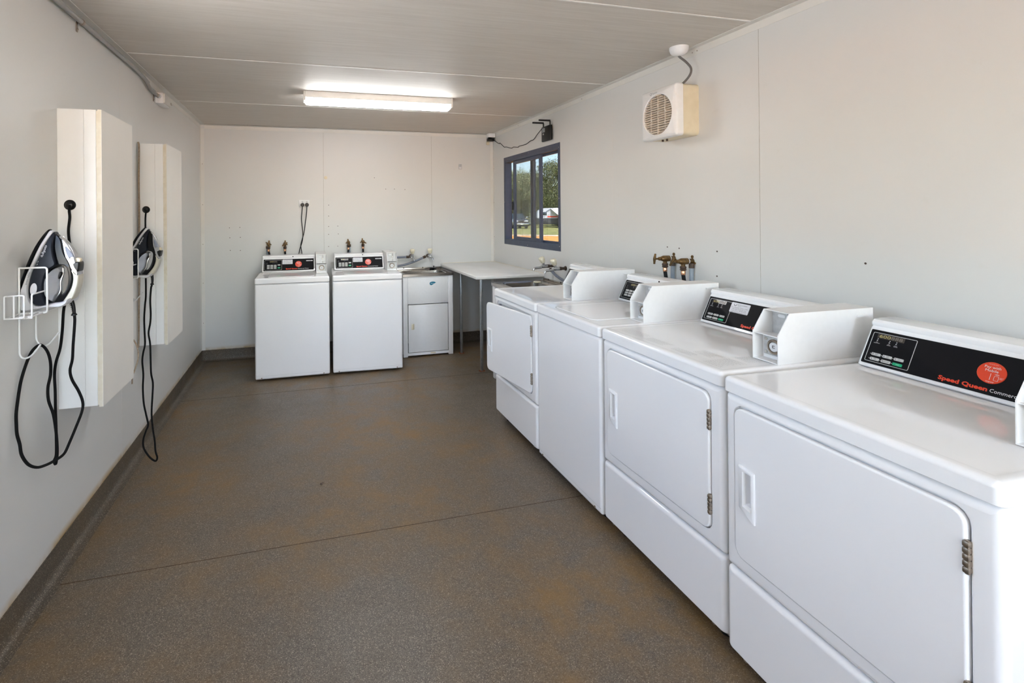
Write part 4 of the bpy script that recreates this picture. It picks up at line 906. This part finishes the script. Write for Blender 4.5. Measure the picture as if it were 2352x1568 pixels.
# ------------------------------------------------------------------ debris on the floor
b = MB(); b.lathe([(0, .002), (.004, .007), (.009, .004)], (1.085, 2.755, 0), (.2, .1, 1), 7); b.tube([(1.085, 2.755, .004), (1.092, 2.762, .008), (1.10, 2.76, .003)], .0012, 5, 2)
tag(b.build('dead_insect', M['brown']), 'tiny dark speck of a dead insect mid floor', 'insect')

# ------------------------------------------------------------------ outdoors, seen through the window
gm = varied('grass', (.17, .19, .045), (.30, .27, .09), .5, .95); dm = varied('orange_earth', (.64, .25, .045), (.70, .31, .07), .3, .95); pm = varied('pale_gravel_edge', (.62, .47, .30), (.70, .55, .38), 1.5, .95)
def ground(name, pts, z, mt):
    b = MB(); b.add([(x, y, z) for x, y in pts], [tuple(range(len(pts)))]); o = b.build(name, mt, smooth=False); return o
u = Vector((-.78, .626)); nrm = Vector((.626, .78))         # along / away from the verge
def strip(d0, d1): 
    c = nrm; return [tuple(c*d0 + u*160), tuple(c*d0 - u*160), tuple(c*d1 - u*160), tuple(c*d1 + u*160)]
vd = Vector((20.2, 41.0)).dot(nrm)
struct(ground('added_bounce_pad', [(-26, 16), (-.06, 16), (-.06, REAR-.06), (17, REAR-.06), (17, REAR-22), (-26, REAR-22)], -.03, varied('concrete', (.42, .41, .39), (.50, .49, .47), 3, .9)))  # unseen pad added so neutral light, not orange, bounces indoors
struct(ground('ground', [(-150, -150), (220, -150), (220, 220), (-150, 220)], GZ, dm))
o = ground('gravel_verge', strip(vd-1.5, vd+1.0), GZ+.01, pm); struct(o)
o = ground('grass', strip(vd+1.0, 190), GZ+.02, gm); o['kind'] = 'stuff'; tag(o, 'sunlit dry grass beyond the gravel verge', 'grass')
leafm = [varied('leaf_olive', (.11, .135, .04), (.21, .22, .08), .9, .55), varied('leaf_dark', (.065, .085, .02), (.15, .16, .05), .9, .55), varied('leaf_grey_green', (.14, .17, .075), (.25, .265, .135), .9, .55)]
bark = varied('bark', (.16, .12, .09), (.28, .23, .18), 3, .9)
def tree(x, y, h, spread, mt, seed, label, low=.12, n=24000, ls=.205):
    rnd = random.Random(seed); t = empty('tree', (x, y, GZ), 0, label, 'tree', 'trees outside the window')
    b = MB(); b.tube([(0, 0, 0), (.1, 0, h*.25), (-.1, .1, h*.5), (.05, 0, h*.8)], lambda q: .26-.2*q, 9, 3)
    cl = []
    for k in range(46):
        a = rnd.random()*2*PI; q = low+(1-low)*rnd.random(); rad = spread*math.sqrt(max(.05, 1-((q-.45)/.62)**2))*(.35+.62*rnd.random())
        c = Vector((math.cos(a)*rad, math.sin(a)*rad, h*q)); cl.append((c, h*(.11+.08*rnd.random())))
        b.tube([(0, 0, c.z*.55), (c.x*.5, c.y*.5, c.z*.8), tuple(c)], lambda q: .06-.045*q, 5, 2)
    b.build('trunk', bark, t)
    b = MB()
    for k in range(n):
        c, r = cl[k % len(cl)]; d = Vector((rnd.gauss(0, 1), rnd.gauss(0, 1), rnd.gauss(0, .8))); d = d.normalized()*r*(.35+.68*rnd.random()**.5)
        p = c+d; nn = (d.normalized()+Vector((rnd.gauss(0, .6), rnd.gauss(0, .6), rnd.gauss(0, .6)))).normalized(); a = nn.orthogonal().normalized(); bb = nn.cross(a); s = ls*(.6+.8*rnd.random())
        b.add([tuple(p-a*s*.5), tuple(p-bb*s*.28+nn*.03), tuple(p+a*s*.5), tuple(p+bb*s*.28+nn*.03)], [(0, 1, 2, 3)])
    b.build('foliage', leafm[mt], t, smooth=False)
def at(px_slope, y): return 1.0+px_slope*y, y
tree(*at(.450, 73), 8.4, 3.3, 2, 1, 'pale green tree left of the window view, behind the pickup', low=.05)
tree(*at(.528, 82), 10.6, 4.0, 1, 3, 'tall dark green tree at right of the window view, behind the caravan', low=.06)
tree(*at(.482, 92), 9.8, 4.4, 2, 2, 'grey-green tree in the middle of the window view', low=.05)
tree(*at(.576, 67), 8.6, 3.4, 1, 4, 'dark green tree at the right edge of the window view', low=.06)
tree(*at(.503, 104), 10.6, 5.0, 0, 6, 'olive tree filling the gap behind the two nearer trees', low=.05)
tree(*at(.425, 101), 10.6, 4.0, 0, 5, 'olive tree at the left edge of the window view', low=.05)
tree(*at(.450, 116), 9.8, 5.2, 0, 7, 'farthest olive tree, low behind the pickup roof', low=.02, n=9000, ls=.35)
# pickup, three-quarter front view
paint = varied('dark_grey_car_paint', (.035, .038, .045), (.05, .053, .06), 2, .2, .4, .5, 0, .8); tint = mat('car_glass', (.03, .045, .05), .05); lampm = mat('headlamp', (.75, .78, .8), .15); tyre = mat('tyre', (.02, .02, .02), .8)
def pickup():
    cx, cy = at(.4655, 58.5); t = empty('pickup_truck', (cx, cy, GZ), math.radians(-12), 'dark grey pickup parked on the grass, seen through the window', 'pickup truck')
    # local: front faces -y, x across (half width 1.0), z up
    hw = 1.0
    b = MB(); sec = []
    for y, zt, k in ((0, 1.02, .93), (.08, 1.14, .97), (.35, 1.22, 1), (1.45, 1.28, 1), (5.6, 1.30, 1), (5.75, 1.28, .98)):
        sec.append([(-hw*k, y, .52), (hw*k, y, .52), (hw*k*1.0, y, .85), (hw*k*.98, y, zt-.12), (hw*k*.88, y, zt), (-hw*k*.88, y, zt), (-hw*k*.98, y, zt-.12), (-hw*k, y, .85)])
    b.loft(sec, True, True); b.build('body', paint, t, 40)
    b = MB(); cab = []
    for z, y0, y1, k in ((1.24, 1.35, 3.7, .93), (1.55, 1.75, 3.62, .86), (1.90, 2.25, 3.50, .76), (1.97, 2.45, 3.35, .68)):
        cab.append([(-hw*k, y0, z), (hw*k, y0, z), (hw*k, y1, z), (-hw*k, y1, z)])
    b.loft(cab, True, True); b.build('cab', paint, t, 40)
    b = MB(); b.add([(-.84, 1.42, 1.31), (.84, 1.42, 1.31), (.70, 2.21, 1.88), (-.70, 2.21, 1.88)], [(0, 1, 2, 3)]); b.add([(-.84, 1.39, 1.31), (.84, 1.39, 1.31), (.70, 2.18, 1.88), (-.70, 2.18, 1.88)], [(0, 1, 2, 3)]); b.build('windscreen', tint, t, smooth=False)
    for s in (-1, 1):
        b = MB(); b.add([(s*.915, 1.75, 1.36), (s*.915, 3.5, 1.36), (s*.80, 3.42, 1.84), (s*.80, 2.25, 1.84)], [(0, 1, 2, 3)]); b.build('side_window', tint, t, smooth=False)
        b = MB(); b.rbox(s*.62-.26, -.03, .93, s*.62+.26, .14, 1.07, .04, 2); b.build('headlight', lampm, t)
        b = MB(); b.rbox(s*1.12-.13, 1.58, 1.32, s*1.12+.13, 1.74, 1.56, .04, 2); b.cyl((s*.9, 1.66, 1.35), (s*1.1, 1.66, 1.38), .03, n=8); b.build('wing_mirror', M['chrome'], t)
        for y in (1.0, 4.75):
            b = MB(); b.lathe([(0, .20), (.0, .40), (.05, .43), (.24, .43), (.29, .40), (.29, .2)], (s*.72, y, .43), (s, 0, 0), 24); wh = b.build('wheel', tyre, t)
            b = MB(); b.lathe([(.27, .25), (.295, .24), (.28, .06), (.30, .03)], (s*.72, y, .43), (s, 0, 0), 20); b.build('hub', M['metal'], wh)
    b = MB(); b.rbox(-.42, -.05, .78, .42, .06, 1.08, .04, 2); g = b.build('grille', M['black'], t)
    b = MB(); 
    for z in (.79, .94, 1.065): b.rbox(-.45, -.07, z-.018, .45, 0, z+.018, .01, 1)
    b.build('grille_bar', M['chrome'], t)
    b = MB(); b.rbox(-.98, -.16, .50, .98, .10, .72, .05, 3); b.build('bumper', M['chrome'], t)
    b = MB(); b.rbox(-.92, -.10, .30, .92, .2, .49, .04, 2); b.build('valance', M['black'], t)
    b = MB(); b.box(-.19, -.185, .55, .19, -.165, .67); b.build('number_plate', M['white'], t, smooth=False)
pickup()
x, y = at(.4905, 60.5); t = empty('fence_post', (x, y, GZ), 0, 'white fence post on the grass right of the pickup', 'fence post')
MB().rbox(-.13, -.13, 0, .13, .13, 1.28, .02, 2).build('post', M['white'], t); MB().rbox(-.16, -.16, 1.26, .16, .16, 1.34, .03, 2).build('post_cap', M['white'], t)
x, y = at(.450, 66.5); t = empty('rail_fence', (x, y, GZ), 0, 'low metal rail fence behind the pickup', 'fence')
for z in (.65, 1.25): MB().cyl((0, 0, z), (3.4, 0, z), .03, n=8).build('rail', M['galv'], t)
for k in range(3): MB().cyl((k*1.5, .02, 0), (k*1.5, .02, 1.25), .035, n=8).build('upright', M['galv'], t)
def caravan():
    x, y = at(.5045, 62); t = empty('caravan', (x, y, GZ), math.radians(-22), 'pale grey caravan with orange stripe parked before the dark trees', 'caravan')
    shellm = varied('caravan_shell', (.52, .54, .58), (.60, .62, .66), 2, .4); skirt = varied('caravan_skirt', (.05, .05, .055), (.09, .09, .095), 2, .5)
    prof = [(0, 1.30), (0, 1.95), (.12, 2.3), (.45, 2.58), (1.1, 2.70), (6.4, 2.75), (6.9, 2.5), (7.0, 1.30)]
    b = MB(); b.prism(prof, 0, 2.3); b.build('shell', shellm, t, 30)
    b = MB(); b.rbox(.05, .03, .45, 6.95, 2.27, 1.305, .04, 2); b.build('lower_body', skirt, t)
    b = MB(); b.box(1.35, -.02, 1.42, 6.98, -.001, 1.60); b.build('stripe', M['orange'], t, smooth=False)
    b = MB(); b.box(.3, -.02, 1.30, 6.98, -.001, 1.40); b.build('trim_strip', shellm, t, smooth=False)
    b = MB(); b.rbox(.35, -.02, 1.72, 1.25, .02, 2.15, .03, 2); b.build('window', tint, t)
    b = MB(); b.rbox(4.3, -.02, .6, 5.0, .02, 2.3, .03, 2); b.build('door', M['label'], t)
    for k in (3.0, 3.9):
        b = MB(); b.lathe([(0, .2), (0, .36), (.2, .36), (.2, .2)], (k, -.02, .36), (0, 1, 0), 20); b.build('wheel', tyre, t)
    b = MB(); b.cyl((0, 1.1, .55), (-1.3, 1.1, .5), .05, n=8); b.build('drawbar', M['black'], t)
    a = empty('awning', (0, 0, 0), 0, 'white caravan awning sail stretched on thin poles', 'awning'); a.location = (x, y, GZ); a.rotation_euler = (0, 0, math.radians(-22))
    b = MB(); s0 = [(1.75, -.02, 2.66), (7.2, -.02, 2.72), (7.2, -3.0, 1.45), (3.0, -3.0, 1.25)]
    b.loft([[tuple(Vector(p)) for p in s0], [tuple(Vector(p)+Vector((0, 0, -.03))) for p in s0]], True, True); b.build('sail', M['white'], a, smooth=False)
    for p in ((3.0, -3.0, 1.26), (7.2, -3.0, 1.45)): MB().cyl((p[0], p[1], 0), p, .03, n=8).build('pole', M['galv'], a)
    b = MB(); b.tube([(2.0, -.06, 2.66), (1.2, -.08, 2.2), (.95, -.1, 1.42)], .03, 6, 4); b.tube([(2.0, -.06, 2.66), (2.5, -.1, 2.1), (2.6, -.1, 1.4)], .03, 6, 4); b.build('guy_rope', M['greyhose'], a)
    c = empty('camp_table', (x+.9, y-4.6, GZ), math.radians(-22), 'dark camp table on the grass in front of the caravan', 'table')
    MB().rbox(0, 0, .70, 1.5, .7, .74, .01, 1).build('tabletop', M['brown'], c)
    for xx in (.06, 1.44):
        for yy in (.06, .64): MB().cyl((xx, yy, 0), (xx, yy, .70), .02, n=8).build('leg', M['black'], c)
    # towel drying over a rack beside the table
    b = MB(); n = 10; lo = []
    for k in range(n+1):
        q = k/n; xx = q*.9
        lo.append([(xx, .28+.03*math.sin(6*q), .35), (xx, .12+.03*math.sin(7*q), .95), (xx+.05, .0, 1.28), (xx, -.12+.03*math.sin(5*q), .95), (xx-.05, -.28+.03*math.cos(6*q), .45)])
    b.loft(lo, closed=False); tw = b.build('towel', varied('blue_white_cloth', (.50, .62, .85), (.85, .88, .93), 3, .8)); tw.location = (x+4.3, y-4.6, GZ); tag(tw, 'pale blue and white towel hung up beside the camp table', 'towel')
    rk = empty('drying_rack', (x+4.3, y-4.6, GZ), 0, 'thin metal drying rack holding the pale blue towel', 'rack')
    MB().cyl((-.15, 0, 1.25), (1.1, 0, 1.25), .015, n=8).build('bar', M['galv'], rk)
    for xx in (-.13, 1.08):
        MB().cyl((xx, -.3, 0), (xx, 0, 1.25), .015, n=8).build('leg', M['galv'], rk); MB().cyl((xx, .3, 0), (xx, 0, 1.25), .015, n=8).build('leg', M['galv'], rk)
caravan()
